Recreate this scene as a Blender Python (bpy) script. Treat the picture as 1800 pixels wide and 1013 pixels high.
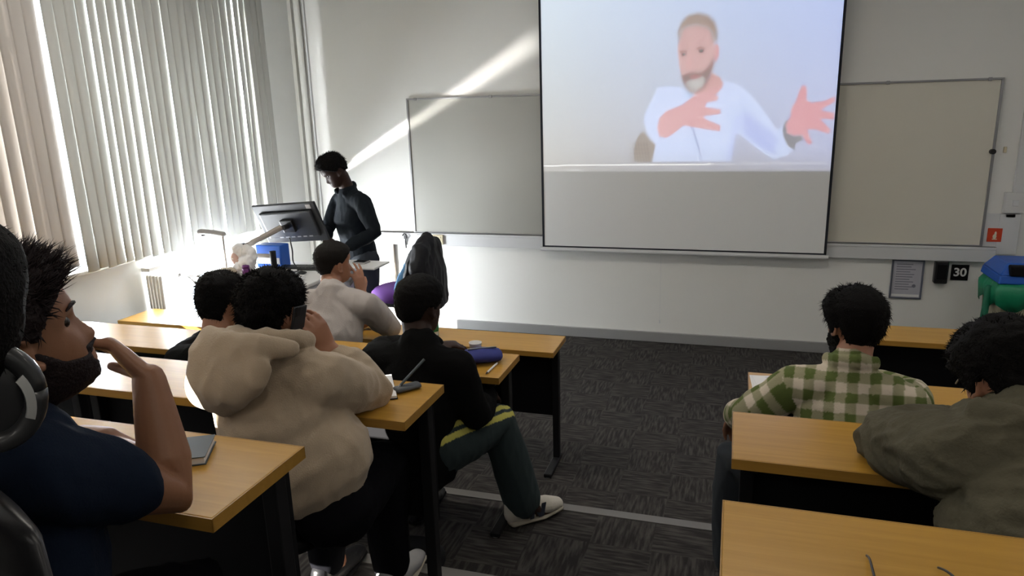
import bpy, bmesh, math, random
import numpy as np
from mathutils import Vector, Matrix, Euler, noise

random.seed(7)
rng = np.random.default_rng(11)
for o in list(bpy.data.objects):
    bpy.data.objects.remove(o)
SC = bpy.context.scene
COL = SC.collection
V = Vector
PI = math.pi

# ------------------------------------------------------------------ camera
CAM_F, CAM_YAW, CAM_PITCH, CAM_ROLL = 1246.34, 0.30627, 0.24554, -0.02881
cam_data = bpy.data.cameras.new('camera')
cam = bpy.data.objects.new('camera', cam_data)
COL.objects.link(cam)
cam_data.sensor_width = 36.0
cam_data.lens = 36.0 * CAM_F / 1800.0
cam_data.clip_start = 0.02
_r = V((math.cos(CAM_YAW), math.sin(CAM_YAW), 0))
_f = V((-math.sin(CAM_YAW) * math.cos(CAM_PITCH), math.cos(CAM_YAW) * math.cos(CAM_PITCH), -math.sin(CAM_PITCH)))
_u = _r.cross(_f)
_r2 = _r * math.cos(CAM_ROLL) + _u * math.sin(CAM_ROLL)
_u2 = -_r * math.sin(CAM_ROLL) + _u * math.cos(CAM_ROLL)
cam.matrix_world = Matrix(((_r2.x, _u2.x, -_f.x, 0.0), (_r2.y, _u2.y, -_f.y, -5.7856), (_r2.z, _u2.z, -_f.z, 1.9246), (0, 0, 0, 1)))
SC.camera = cam

# ------------------------------------------------------------------ world, sun, daylight, exposure
SC.view_settings.view_transform = 'Standard'
SC.view_settings.look = 'None'
SC.view_settings.gamma = 1.0
SC.view_settings.use_curve_mapping = False
SC.view_settings.exposure = 0.0
world = bpy.data.worlds.new('world')
SC.world = world
world.use_nodes = True
bgn = world.node_tree.nodes['Background']
bgn.inputs['Color'].default_value = (0.80, 0.90, 1.0, 1)
bgn.inputs['Strength'].default_value = 2.6

def add_light(name, kind, loc, direction, energy, color=(1, 1, 1), **kw):
    d = bpy.data.lights.new(name, kind)
    d.energy = energy
    d.color = color
    for k, v in kw.items():
        setattr(d, k, v)
    o = bpy.data.objects.new(name, d)
    COL.objects.link(o)
    o.location = loc
    o.rotation_euler = V(direction).to_track_quat('-Z', 'Y').to_euler()
    return o

SUN_DIR = V((1.0, 1.2, -0.58)).normalized()
add_light('sun', 'SUN', (-8, -8, 6), SUN_DIR, 45.0, (1.0, 0.95, 0.86), angle=0.009)
# daylight arriving through each window opening (placed outside the glass, shining in)
add_light('daylight_front_window', 'AREA', (-4.15, -1.45, 1.70), (1, 0.0, -0.1), 640.0, (0.93, 0.97, 1.0), shape='RECTANGLE', size=1.7, size_y=1.2)
add_light('daylight_rear_window', 'AREA', (-4.15, -4.6, 1.75), (1, 0.0, -0.1), 1000.0, (0.96, 0.98, 1.0), shape='RECTANGLE', size=4.0, size_y=1.7)
add_light('daylight_low_window', 'AREA', (-4.15, -1.38, 0.66), (1, 0.1, 0.15), 120.0, (0.93, 0.97, 1.0), shape='RECTANGLE', size=1.2, size_y=0.55)
# added fill lamps at the ceiling, out of view (fixtures are built with the ceiling)
FILL_LAMPS = [(x, y) for y in (-7.6, -5.7, -2.8) for x in (-2.2, 0.0, 2.2)]
for lx, ly in FILL_LAMPS:
    add_light('fill_lamp_light', 'AREA', (lx, ly, 3.16), (0, 0.0, -1), (20.0 if lx < -1 else 9.5) if ly > -4 else 6.0, (1.0, 0.93, 0.84), shape='RECTANGLE', size=1.1, size_y=0.3)
# added mid-room lamps stand in for sun reflected off the sill
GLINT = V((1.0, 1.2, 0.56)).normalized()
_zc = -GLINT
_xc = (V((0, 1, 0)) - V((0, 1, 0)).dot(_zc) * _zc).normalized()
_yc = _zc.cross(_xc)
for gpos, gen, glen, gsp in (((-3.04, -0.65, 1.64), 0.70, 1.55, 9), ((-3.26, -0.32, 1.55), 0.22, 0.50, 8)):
    gl = add_light('added_glint_lamp', 'AREA', gpos, GLINT, gen, (1.0, 0.97, 0.92), shape='RECTANGLE', size=glen, size_y=0.03)
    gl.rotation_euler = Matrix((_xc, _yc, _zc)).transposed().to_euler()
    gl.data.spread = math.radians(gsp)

# ------------------------------------------------------------------ materials
def srgb(r, g, b):
    f = lambda c: (c / 255 / 12.92) if c / 255 <= 0.04045 else ((c / 255 + 0.055) / 1.055) ** 2.4
    return (f(r), f(g), f(b), 1)

def mat(name, color, rough=0.6, metal=0.0, spec=0.5, bump=0.0, bscale=60.0, var=0.0, vscale=6.0, coat=0.0, trans=0.0, sub=0.0, emis=None, estr=0.0, sheen=0.0):
    m = bpy.data.materials.new(name)
    m.use_nodes = True
    nt = m.node_tree
    b = nt.nodes['Principled BSDF']
    col = color if len(color) == 4 else (*color, 1)
    b.inputs['Base Color'].default_value = col
    b.inputs['Roughness'].default_value = rough
    b.inputs['Metallic'].default_value = metal
    b.inputs['Specular IOR Level'].default_value = spec
    b.inputs['Coat Weight'].default_value = coat
    b.inputs['Transmission Weight'].default_value = trans
    b.inputs['Sheen Weight'].default_value = sheen
    if sub:
        b.inputs['Subsurface Weight'].default_value = sub
        b.inputs['Subsurface Radius'].default_value = (0.012, 0.005, 0.003)
    if emis:
        b.inputs['Emission Color'].default_value = emis
        b.inputs['Emission Strength'].default_value = estr
    tc = nt.nodes.new('ShaderNodeTexCoord')
    if var > 0:
        n = nt.nodes.new('ShaderNodeTexNoise')
        n.inputs['Scale'].default_value = vscale
        n.inputs['Detail'].default_value = 5
        nt.links.new(tc.outputs['Object'], n.inputs['Vector'])
        mx = nt.nodes.new('ShaderNodeMixRGB')
        mx.inputs['Color1'].default_value = tuple(c * (1 - var) for c in col[:3]) + (1,)
        mx.inputs['Color2'].default_value = tuple(min(1, c * (1 + var)) for c in col[:3]) + (1,)
        nt.links.new(n.outputs['Fac'], mx.inputs['Fac'])
        nt.links.new(mx.outputs['Color'], b.inputs['Base Color'])
    if bump > 0:
        n2 = nt.nodes.new('ShaderNodeTexNoise')
        n2.inputs['Scale'].default_value = bscale
        n2.inputs['Detail'].default_value = 4
        nt.links.new(tc.outputs['Object'], n2.inputs['Vector'])
        bp = nt.nodes.new('ShaderNodeBump')
        bp.inputs['Strength'].default_value = bump
        bp.inputs['Distance'].default_value = 0.01
        nt.links.new(n2.outputs['Fac'], bp.inputs['Height'])
        nt.links.new(bp.outputs['Normal'], b.inputs['Normal'])
    return m

M = {}
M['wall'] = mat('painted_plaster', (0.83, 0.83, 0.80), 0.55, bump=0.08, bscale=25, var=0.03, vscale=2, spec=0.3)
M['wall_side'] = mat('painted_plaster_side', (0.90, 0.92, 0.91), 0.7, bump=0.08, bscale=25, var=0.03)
M['ceiling'] = mat('ceiling_paint', (0.8, 0.8, 0.78), 0.9)
M['dark_wall'] = mat('rear_wall_paint', (0.32, 0.31, 0.29), 0.9, var=0.05)
M['skirting'] = mat('grey_skirting', (0.30, 0.30, 0.30), 0.5, var=0.05)
M['trunking'] = mat('white_trunking', (0.68, 0.69, 0.70), 0.45)
M['socket'] = mat('cream_socket', (0.62, 0.55, 0.38), 0.4)
M['switch'] = mat('white_switch', (0.68, 0.68, 0.67), 0.4)
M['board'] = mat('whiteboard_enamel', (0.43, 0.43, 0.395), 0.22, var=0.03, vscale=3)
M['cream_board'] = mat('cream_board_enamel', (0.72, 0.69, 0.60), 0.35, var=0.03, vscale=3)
M['alu'] = mat('brushed_aluminium', (0.33, 0.33, 0.34), 0.4, 0.8)
M['black'] = mat('black_laminate', (0.006, 0.006, 0.007), 0.7, spec=0.15)
M['black_metal'] = mat('black_powder_metal', (0.008, 0.008, 0.009), 0.55, spec=0.25)
M['black_plastic'] = mat('black_plastic', (0.014, 0.014, 0.016), 0.35, bump=0.03, bscale=300)
M['monitor'] = mat('monitor_plastic', (0.02, 0.022, 0.026), 0.4)
M['grey_plastic'] = mat('grey_plastic', (0.35, 0.34, 0.33), 0.45)
M['beige_metal'] = mat('beige_metal', (0.36, 0.32, 0.28), 0.45, 0.3)
M['white_plastic'] = mat('white_plastic', (0.75, 0.75, 0.74), 0.4)
M['paper'] = mat('paper', (0.80, 0.80, 0.80), 0.8, bump=0.05, bscale=30)
M['radiator'] = mat('radiator_enamel', (0.62, 0.60, 0.55), 0.4)
M['sill'] = mat('varnished_sill', (0.62, 0.60, 0.55), 0.25)
M['frame_white'] = mat('window_frame_paint', (0.55, 0.56, 0.56), 0.5)
M['red'] = mat('red_sign', srgb(200, 62, 24), 0.5)
M['blue'] = mat('blue_plastic', srgb(28, 92, 190), 0.4)
M['navy_case'] = mat('navy_fabric_case', srgb(34, 44, 120), 0.7, bump=0.1)
M['green_bag'] = mat('green_bin_liner', srgb(30, 140, 100), 0.4, bump=0.5, bscale=18)
M['cream'] = mat('cream_bin', srgb(170, 165, 140), 0.6, var=0.1)
M['purple'] = mat('purple_fabric', srgb(112, 62, 150), 0.85, bump=0.2, bscale=150)
M['purple2'] = mat('purple_bottle', srgb(92, 30, 100), 0.4)
M['light_blue'] = mat('light_blue_lining', srgb(120, 175, 225), 0.7, bump=0.2, bscale=20)
M['coat'] = mat('black_coat', (0.012, 0.012, 0.015), 0.6, spec=0.3, bump=0.3, bscale=14)
M['hair'] = mat('black_hair', (0.004, 0.0035, 0.0035), 0.75, spec=0.12, bump=0.4, bscale=220)
M['hair_brown'] = mat('dark_brown_hair', (0.014, 0.008, 0.009), 0.6, spec=0.25, bump=0.4, bscale=220)
M['hair_short'] = mat('cropped_hair', (0.011, 0.009, 0.008), 0.8, spec=0.2, bump=0.4, bscale=300)
M['skin_brown'] = mat('brown_skin', (0.27, 0.125, 0.065), 0.5, var=0.12, vscale=20, sub=0.08, bump=0.05, bscale=120)
M['skin_tan'] = mat('tan_skin', (0.36, 0.17, 0.10), 0.5, var=0.10, vscale=20, sub=0.08)
M['skin_dark'] = mat('dark_skin', (0.035, 0.017, 0.012), 0.55, spec=0.3, var=0.1, vscale=20, sub=0.05)
M['eye'] = mat('eye', (0.02, 0.012, 0.01), 0.2)
M['navy_tee'] = mat('navy_jersey', (0.009, 0.015, 0.030), 0.95, spec=0.1, bump=0.2, bscale=250)
M['black_shirt'] = mat('black_shirt', (0.008, 0.011, 0.015), 0.85, spec=0.12, bump=0.15, bscale=200)
M['black_sweat'] = mat('black_sweatshirt', (0.006, 0.006, 0.006), 0.95, spec=0.08, bump=0.2, bscale=250)
M['black_trouser'] = mat('black_trousers', (0.005, 0.005, 0.007), 0.95, spec=0.08)
M['jeans'] = mat('dark_jeans', (0.022, 0.028, 0.036), 0.9, bump=0.15, bscale=300)
M['hoodie'] = mat('beige_fleece', (0.44, 0.35, 0.25), 0.95, bump=0.25, bscale=260, var=0.05, vscale=8, sheen=0.2)
M['sweater'] = mat('pale_grey_knit', (0.42, 0.385, 0.36), 0.9, bump=0.25, bscale=240, var=0.04, vscale=10)
M['jacket'] = mat('grey_olive_jacket', (0.10, 0.092, 0.062), 0.9, spec=0.2, bump=0.35, bscale=90, var=0.12, vscale=30)
M['shoe_white'] = mat('white_leather', (0.55, 0.52, 0.45), 0.6, bump=0.15, bscale=120)
M['shoe_sole'] = mat('cream_rubber', (0.48, 0.44, 0.36), 0.7)
M['shoe_navy'] = mat('navy_suede', (0.015, 0.02, 0.035), 0.9)
M['shoe_red'] = mat('red_heel', srgb(120, 24, 28), 0.7)
M['phone'] = mat('dark_phone', (0.02, 0.022, 0.026), 0.3)
M['headset'] = mat('graphite_headset', (0.022, 0.023, 0.025), 0.35, coat=0.3)
M['headset_pad'] = mat('headset_pad', (0.02, 0.02, 0.02), 0.8)
M['silver_print'] = mat('silver_print', (0.42, 0.43, 0.42), 0.5, 0.3)
M['nosing'] = mat('step_nosing', (0.17, 0.165, 0.155), 0.5)
M['lens'] = mat('lens', (0.8, 0.8, 0.8), 0.05, trans=0.9)
M['watch'] = mat('dark_strap', (0.02, 0.02, 0.02), 0.6)

def node_mat(name):
    m = bpy.data.materials.new(name)
    m.use_nodes = True
    nt = m.node_tree
    return m, nt, nt.nodes['Principled BSDF'], nt.nodes.new('ShaderNodeTexCoord')

def wood_mat(name, c1, c2, axis='X'):
    m, nt, b, tc = node_mat(name)
    mp = nt.nodes.new('ShaderNodeMapping')
    mp.inputs['Scale'].default_value = (1.2, 22, 22)
    nt.links.new(tc.outputs['Object'], mp.inputs['Vector'])
    n = nt.nodes.new('ShaderNodeTexNoise')
    n.inputs['Scale'].default_value = 3.0
    n.inputs['Detail'].default_value = 7
    n.inputs['Distortion'].default_value = 0.6
    nt.links.new(mp.outputs['Vector'], n.inputs['Vector'])
    r = nt.nodes.new('ShaderNodeValToRGB')
    r.color_ramp.elements[0].position = 0.3
    r.color_ramp.elements[0].color = c1
    r.color_ramp.elements[1].position = 0.7
    r.color_ramp.elements[1].color = c2
    nt.links.new(n.outputs['Fac'], r.inputs['Fac'])
    nt.links.new(r.outputs['Color'], b.inputs['Base Color'])
    b.inputs['Roughness'].default_value = 0.30
    b.inputs['Specular IOR Level'].default_value = 0.4
    b.inputs['Coat Weight'].default_value = 0.12
    b.inputs['Coat Roughness'].default_value = 0.16
    return m
M['wood'] = wood_mat('golden_beech_laminate', (0.44, 0.235, 0.030, 1), (0.52, 0.285, 0.045, 1))
M['wood_edge'] = wood_mat('golden_beech_edging', (0.36, 0.19, 0.035, 1), (0.42, 0.23, 0.045, 1))

def carpet_mat():
    m, nt, b, tc = node_mat('dark_carpet_tiles')
    T = 0.25
    ch = nt.nodes.new('ShaderNodeTexChecker')
    ch.inputs['Scale'].default_value = 1 / T
    nt.links.new(tc.outputs['Object'], ch.inputs['Vector'])
    outs = []
    for sc in ((9, 70, 1), (70, 9, 1)):
        mp = nt.nodes.new('ShaderNodeMapping')
        mp.inputs['Scale'].default_value = sc
        nt.links.new(tc.outputs['Object'], mp.inputs['Vector'])
        n = nt.nodes.new('ShaderNodeTexNoise')
        n.inputs['Scale'].default_value = 1.0
        n.inputs['Detail'].default_value = 3
        nt.links.new(mp.outputs['Vector'], n.inputs['Vector'])
        outs.append(n)
    mx = nt.nodes.new('ShaderNodeMixRGB')
    nt.links.new(ch.outputs['Fac'], mx.inputs['Fac'])
    nt.links.new(outs[0].outputs['Fac'], mx.inputs['Color1'])
    nt.links.new(outs[1].outputs['Fac'], mx.inputs['Color2'])
    r = nt.nodes.new('ShaderNodeValToRGB')
    r.color_ramp.elements[0].position = 0.40
    r.color_ramp.elements[0].color = (0.034, 0.032, 0.031, 1)
    r.color_ramp.elements[1].position = 0.66
    r.color_ramp.elements[1].color = (0.085, 0.079, 0.074, 1)
    nt.links.new(mx.outputs['Color'], r.inputs['Fac'])
    nt.links.new(r.outputs['Color'], b.inputs['Base Color'])
    b.inputs['Roughness'].default_value = 0.95
    b.inputs['Specular IOR Level'].default_value = 0.1
    n2 = nt.nodes.new('ShaderNodeTexNoise')
    n2.inputs['Scale'].default_value = 400
    bp = nt.nodes.new('ShaderNodeBump')
    bp.inputs['Strength'].default_value = 0.4
    bp.inputs['Distance'].default_value = 0.004
    nt.links.new(tc.outputs['Object'], n2.inputs['Vector'])
    nt.links.new(n2.outputs['Fac'], bp.inputs['Height'])
    nt.links.new(bp.outputs['Normal'], b.inputs['Normal'])
    return m
M['carpet'] = carpet_mat()

def blind_mat(name, col, tr):
    m, nt, b, tc = node_mat(name)
    b.inputs['Base Color'].default_value = col
    b.inputs['Roughness'].default_value = 0.9
    t = nt.nodes.new('ShaderNodeBsdfTranslucent')
    t.inputs['Color'].default_value = col
    mix = nt.nodes.new('ShaderNodeMixShader')
    mix.inputs['Fac'].default_value = tr
    out = nt.nodes['Material Output']
    nt.links.new(b.outputs[0], mix.inputs[1])
    nt.links.new(t.outputs[0], mix.inputs[2])
    nt.links.new(mix.outputs[0], out.inputs['Surface'])
    return m
M['blind'] = blind_mat('blind_fabric', (0.62, 0.63, 0.605, 1), 0.078)
M['blind_thick'] = blind_mat('blind_fabric_lined', (0.60, 0.57, 0.54, 1), 0.18)

def glass_mat():
    m, nt, b, tc = node_mat('window_glass')
    nt.nodes.remove(b)
    t = nt.nodes.new('ShaderNodeBsdfTransparent')
    g = nt.nodes.new('ShaderNodeBsdfGlossy')
    g.inputs['Roughness'].default_value = 0.02
    mix = nt.nodes.new('ShaderNodeMixShader')
    mix.inputs['Fac'].default_value = 0.05
    nt.links.new(t.outputs[0], mix.inputs[1])
    nt.links.new(g.outputs[0], mix.inputs[2])
    nt.links.new(mix.outputs[0], nt.nodes['Material Output'].inputs['Surface'])
    return m
M['glass'] = glass_mat()

def attr_mat(name, attr, rough=0.9, emission=0.0, bump=0.0):
    m, nt, b, tc = node_mat(name)
    a = nt.nodes.new('ShaderNodeAttribute')
    a.attribute_name = attr
    nt.links.new(a.outputs['Color'], b.inputs['Base Color'])
    b.inputs['Roughness'].default_value = rough
    if bump:
        n2 = nt.nodes.new('ShaderNodeTexNoise')
        n2.inputs['Scale'].default_value = 260
        bp = nt.nodes.new('ShaderNodeBump')
        bp.inputs['Strength'].default_value = bump
        bp.inputs['Distance'].default_value = 0.01
        nt.links.new(tc.outputs['Object'], n2.inputs['Vector'])
        nt.links.new(n2.outputs['Fac'], bp.inputs['Height'])
        nt.links.new(bp.outputs['Normal'], b.inputs['Normal'])
    return m
M['dyed'] = attr_mat('dyed_cloth', 'dye', 0.9, bump=0.15)

# ------------------------------------------------------------------ mesh helpers
def tag(o, label=None, cat=None, group=None, kind=None):
    if label: o['label'] = label
    if cat: o['category'] = cat
    if group: o['group'] = group
    if kind: o['kind'] = kind
    return o

def link(name, me, m, parent=None, smooth=False):
    if m is not None:
        me.materials.clear()
        me.materials.append(m)
    if smooth:
        me.shade_smooth()
    o = bpy.data.objects.new(name, me)
    COL.objects.link(o)
    if parent is not None:
        o.parent = parent
        o.matrix_parent_inverse = Matrix.Translation(-parent.location) if parent.parent is None and parent.rotation_euler.z == 0 and parent.get('_w') else Matrix()
    return o

def obj(name, bm, m, parent=None, smooth=False, bevel=0.0, world=False):
    """link a bmesh as one mesh; world=True: the bmesh is in world coordinates and the parent sits at its own location"""
    if world and parent is not None:
        off = world_loc(parent)
        bmesh.ops.translate(bm, verts=bm.verts, vec=-off)
    me = bpy.data.meshes.new(name)
    bm.to_mesh(me)
    bm.free()
    me.materials.append(m)
    if smooth:
        me.shade_smooth()
    o = bpy.data.objects.new(name, me)
    COL.objects.link(o)
    o.parent = parent
    if bevel > 0:
        md = o.modifiers.new('bevel', 'BEVEL')
        md.width = bevel
        md.segments = 2
        md.limit_method = 'ANGLE'
    return o

def world_loc(o):
    l = V((0, 0, 0))
    while o is not None:
        l = l + o.location
        o = o.parent
    return l

def thing(name, label, cat, loc=(0, 0, 0), rz=0.0, group=None):
    o = bpy.data.objects.new(name, None)
    COL.objects.link(o)
    o.location = loc
    o.rotation_euler = (0, 0, rz)
    return tag(o, label, cat, group)

def copy_tree(o, parent=None):
    c = o.copy()
    COL.objects.link(c)
    c.parent = parent
    for ch in [x for x in bpy.data.objects if x.parent == o]:
        copy_tree(ch, c)
    return c

def new():
    return bmesh.new()

def box(bm, a, b, mtx=None):
    r = bmesh.ops.create_cube(bm, size=1.0)
    vs = r['verts']
    s = [b[i] - a[i] for i in range(3)]
    c = [(b[i] + a[i]) / 2 for i in range(3)]
    for v in vs:
        v.co = V((v.co.x * s[0] + c[0], v.co.y * s[1] + c[1], v.co.z * s[2] + c[2]))
        if mtx is not None:
            v.co = mtx @ v.co
    return vs

def ring_tube(bm, pts, radii, lateral=None, seg=14, caps=True, cap=1.0):
    """elliptic tube through pts; radii = r or (along lateral, across); rounded ends"""
    pts = [V(p) for p in pts]
    rr = [(r, r) if not isinstance(r, (tuple, list)) else r for r in radii]
    n = len(pts)
    P, Rr, T = [], [], []
    tang = []
    for i in range(n):
        a = pts[max(0, i - 1)]
        b = pts[min(n - 1, i + 1)]
        tang.append((b - a).normalized())
    if caps:
        for k in (85, 60, 30):
            s, c = math.sin(math.radians(k)), math.cos(math.radians(k))
            m_ = min(rr[0]) * cap
            P.append(pts[0] - tang[0] * m_ * s); Rr.append((rr[0][0] * max(c, 0.08), rr[0][1] * max(c, 0.08))); T.append(tang[0])
    for i in range(n):
        P.append(pts[i]); Rr.append(rr[i]); T.append(tang[i])
    if caps:
        for k in (30, 60, 85):
            s, c = math.sin(math.radians(k)), math.cos(math.radians(k))
            m_ = min(rr[-1]) * cap
            P.append(pts[-1] + tang[-1] * m_ * s); Rr.append((rr[-1][0] * max(c, 0.08), rr[-1][1] * max(c, 0.08))); T.append(tang[-1])
    L = V(lateral) if lateral is not None else (V((1, 0, 0)) if abs(tang[0].x) < 0.8 else V((0, 1, 0)))
    rings = []
    prev = None
    for p, (a, b), t in zip(P, Rr, T):
        l = L if (lateral is not None or prev is None) else prev
        l = (l - l.dot(t) * t)
        if l.length < 1e-4:
            l = prev if prev is not None else V((0, 0, 1))
        l.normalize()
        prev = l
        nn = t.cross(l)
        rings.append([bm.verts.new(p + l * (a * math.cos(q)) + nn * (b * math.sin(q))) for q in [2 * PI * j / seg for j in range(seg)]])
    for A, B in zip(rings[:-1], rings[1:]):
        for j in range(seg):
            bm.faces.new((A[j], A[(j + 1) % seg], B[(j + 1) % seg], B[j]))
    bm.faces.new(list(reversed(rings[0])))
    bm.faces.new(rings[-1])

def ball(bm, c, r, mtx=None, seg=20):
    r = (r, r, r) if not isinstance(r, (tuple, list)) else r
    res = bmesh.ops.create_uvsphere(bm, u_segments=seg, v_segments=max(8, seg // 2), radius=1.0)
    for v in res['verts']:
        p = V((v.co.x * r[0], v.co.y * r[1], v.co.z * r[2]))
        if mtx is not None:
            p = mtx @ p
        v.co = p + V(c)

def cyl(bm, a, b, r, r2=None, seg=16):
    a, b = V(a), V(b)
    d = b - a
    m = Matrix.Translation((a + b) / 2) @ d.to_track_quat('Z', 'Y').to_matrix().to_4x4()
    bmesh.ops.create_cone(bm, cap_ends=True, segments=seg, radius1=r, radius2=r if r2 is None else r2, depth=d.length, matrix=m)

def lathe(bm, prof, c=(0, 0, 0), seg=24):
    rings = []
    for r, z in prof:
        rings.append([bm.verts.new((c[0] + r * math.cos(2 * PI * j / seg), c[1] + r * math.sin(2 * PI * j / seg), c[2] + z)) for j in range(seg)])
    for A, B in zip(rings[:-1], rings[1:]):
        for j in range(seg):
            bm.faces.new((A[j], A[(j + 1) % seg], B[(j + 1) % seg], B[j]))
    if prof[0][0] > 0: bm.faces.new(list(reversed(rings[0])))
    if prof[-1][0] > 0: bm.faces.new(rings[-1])

def curve_wire(bm, pts, r, seg=8, sub=6):
    """smooth tube through pts (Catmull-Rom)"""
    pts = [V(p) for p in pts]
    q = []
    for i in range(len(pts) - 1):
        p0 = pts[max(0, i - 1)]; p1 = pts[i]; p2 = pts[i + 1]; p3 = pts[min(len(pts) - 1, i + 2)]
        for k in range(sub):
            t = k / sub
            q.append(0.5 * ((2 * p1) + (-p0 + p2) * t + (2 * p0 - 5 * p1 + 4 * p2 - p3) * t * t + (-p0 + 3 * p1 - 3 * p2 + p3) * t ** 3))
    q.append(pts[-1])
    ring_tube(bm, q, [r] * len(q), seg=seg, caps=True)

def fuse(bm, voxel, smooth=2, factor=0.5):
    """union of overlapping closed pieces as one continuous surface"""
    me = bpy.data.meshes.new('fuse')
    bm.to_mesh(me)
    bm.free()
    o = bpy.data.objects.new('fuse', me)
    COL.objects.link(o)
    md = o.modifiers.new('r', 'REMESH')
    md.mode = 'VOXEL'
    md.voxel_size = voxel
    if smooth:
        sm = o.modifiers.new('s', 'SMOOTH')
        sm.iterations = smooth
        sm.factor = factor
    dg = bpy.context.evaluated_depsgraph_get()
    res = bpy.data.meshes.new_from_object(o.evaluated_get(dg), depsgraph=dg)
    bpy.data.objects.remove(o)
    bpy.data.meshes.remove(me)
    return res

def get_co(me):
    a = np.empty(len(me.vertices) * 3, dtype=np.float32)
    me.vertices.foreach_get('co', a)
    return a.reshape(-1, 3)

def get_no(me):
    a = np.empty(len(me.vertices) * 3, dtype=np.float32)
    me.vertices.foreach_get('normal', a)
    return a.reshape(-1, 3)

def folds(me, amp, scale=7.0, seed=0.0, stretch=(1, 1, 0.35), wrinkle=0.0):
    """cloth folds: ridged, stretched noise pushed along the normals"""
    co, no = get_co(me), get_no(me)
    out = co.copy()
    for i in range(len(co)):
        p = V((co[i][0] * stretch[0] + seed, co[i][1] * stretch[1], co[i][2] * stretch[2])) * scale
        n1 = noise.noise(p)
        d = (1 - 2.6 * abs(n1)) * amp
        if wrinkle:
            d += (1 - 3 * abs(noise.noise(p * 2.7 + V((5, 9, 2))))) * wrinkle
        out[i] += no[i] * d
    me.vertices.foreach_set('co', out.ravel())
    me.update()

def put(name, me, m, parent, smooth=True):
    """link a world-space mesh under a parent"""
    off = world_loc(parent)
    me.transform(Matrix.Translation(-off))
    me.materials.clear()
    me.materials.append(m)
    if smooth:
        me.shade_smooth()
    o = bpy.data.objects.new(name, me)
    COL.objects.link(o)
    o.parent = parent
    return o

# ------------------------------------------------------------------ room shell
def struct(name, bm, m, bevel=0.0):
    o = obj(name, bm, m, bevel=bevel)
    o['kind'] = 'structure'
    return o

XL, XR, YB, ZC = -3.80, 3.40, -8.6, 3.25
T1, T2, T3, T4 = 0.195, 0.377, 0.53, 0.70          # stepped floor levels
Y1, Y2, Y3, Y4 = -3.0, -3.80, -4.55, -5.30         # step edges
bm = new()
box(bm, (XL - 0.2, YB, -0.1), (XR + 0.1, 0.1, 0.0))
for (y, z0, z1) in ((Y1, 0, T1), (Y2, T1, T2), (Y3, T2, T3), (Y4, T3, T4)):
    box(bm, (XL - 0.0, YB, z0 - 0.001), (XR, y, z1))
struct('floor', bm, M['carpet'])
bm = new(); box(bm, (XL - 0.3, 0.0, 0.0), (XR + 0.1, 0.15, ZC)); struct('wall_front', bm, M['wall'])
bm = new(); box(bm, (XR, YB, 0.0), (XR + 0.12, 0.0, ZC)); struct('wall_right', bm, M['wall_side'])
bm = new(); box(bm, (XL - 0.3, YB - 0.12, 0.0), (XR + 0.1, YB, ZC)); struct('wall_back', bm, M['dark_wall'])
bm = new(); box(bm, (XL - 0.3, YB - 0.1, ZC), (XR + 0.1, 0.1, ZC + 0.1)); struct('ceiling', bm, M['ceiling'])
# left wall: openings  front window y -2.45..-0.78, rear window y -7.6..-2.62
xo, xi = XL - 0.14, XL
bm = new()
box(bm, (xo, -0.78, 0), (xi, 0, ZC))
box(bm, (xo, -2.92, 1.03), (xi, -2.52, 2.92))  # pier widened, out of view behind the blinds, to block stray sun
box(bm, (xo, YB, 0), (xi, -7.6, ZC))
box(bm, (xo, -7.6, 2.92), (xi, -0.78, ZC))
box(bm, (xo, -7.6, 0), (xi, -2.05, 1.03))
box(bm, (xo, -2.05, 0), (xi, -0.78, 0.10))
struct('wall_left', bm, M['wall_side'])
bm = new()
box(bm, (xi - 0.02, -7.6, 1.03), (xi + 0.075, -2.06, 1.055))
struct('trim_2', bm, M['sill'], bevel=0.006)

def window(name, y0, y1, z0, z1, mull, transom=None, wb=0.05, wt=0.05):
    f = new()
    x0, x1 = XL - 0.12, XL - 0.06
    w = 0.05
    box(f, (x0, y0, z0), (x1, y0 + w, z1)); box(f, (x0, y1 - w, z0), (x1, y1, z1))
    box(f, (x0, y0, z0), (x1, y1, z0 + wb)); box(f, (x0, y0, z1 - wt), (x1, y1, z1))
    for y in mull:
        box(f, (x0, y - 0.025, z0), (x1, y + 0.025, z1))
    if transom:
        box(f, (x0, y0, transom - 0.025), (x1, y1, transom + 0.025))
    o = struct(name, f, M['frame_white'], bevel=0.004)
    g = new()
    box(g, (x0 + 0.026, y0 + 0.02, z0 + 0.02), (x0 + 0.032, y1 - 0.02, z1 - 0.02))
    p = obj('window_glass', g, M['glass'], o)
    return o
window('window_1', -2.52, -0.78, 1.0, 2.92, (-1.64,), 2.45, wb=0.025)
window('window_2', -2.05, -0.78, 0.10, 1.0, (), wt=0.012)
window('window_3', -7.60, -2.92, 1.055, 2.92, (-3.6, -4.6, -5.6, -6.6), 2.45)

for lx, ly in FILL_LAMPS:  # unseen housings for the added fill lamps
    bm = new(); box(bm, (lx - 0.6, ly - 0.17, 3.19), (lx + 0.6, ly + 0.17, ZC)); tag(obj('fill_lamp', bm, M['frame_white']), 'long added fill lamp at the ceiling over %s, %s' % ({-7.6: 'the rear wall', -5.7: 'the nearest row', -2.8: 'the front rows'}[ly], {-2.2: 'on the window side', 0.0: 'above the aisle', 2.2: 'on the side away from the windows'}[lx]), 'lamp', 'added fill lamps out of view at the ceiling')
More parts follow.
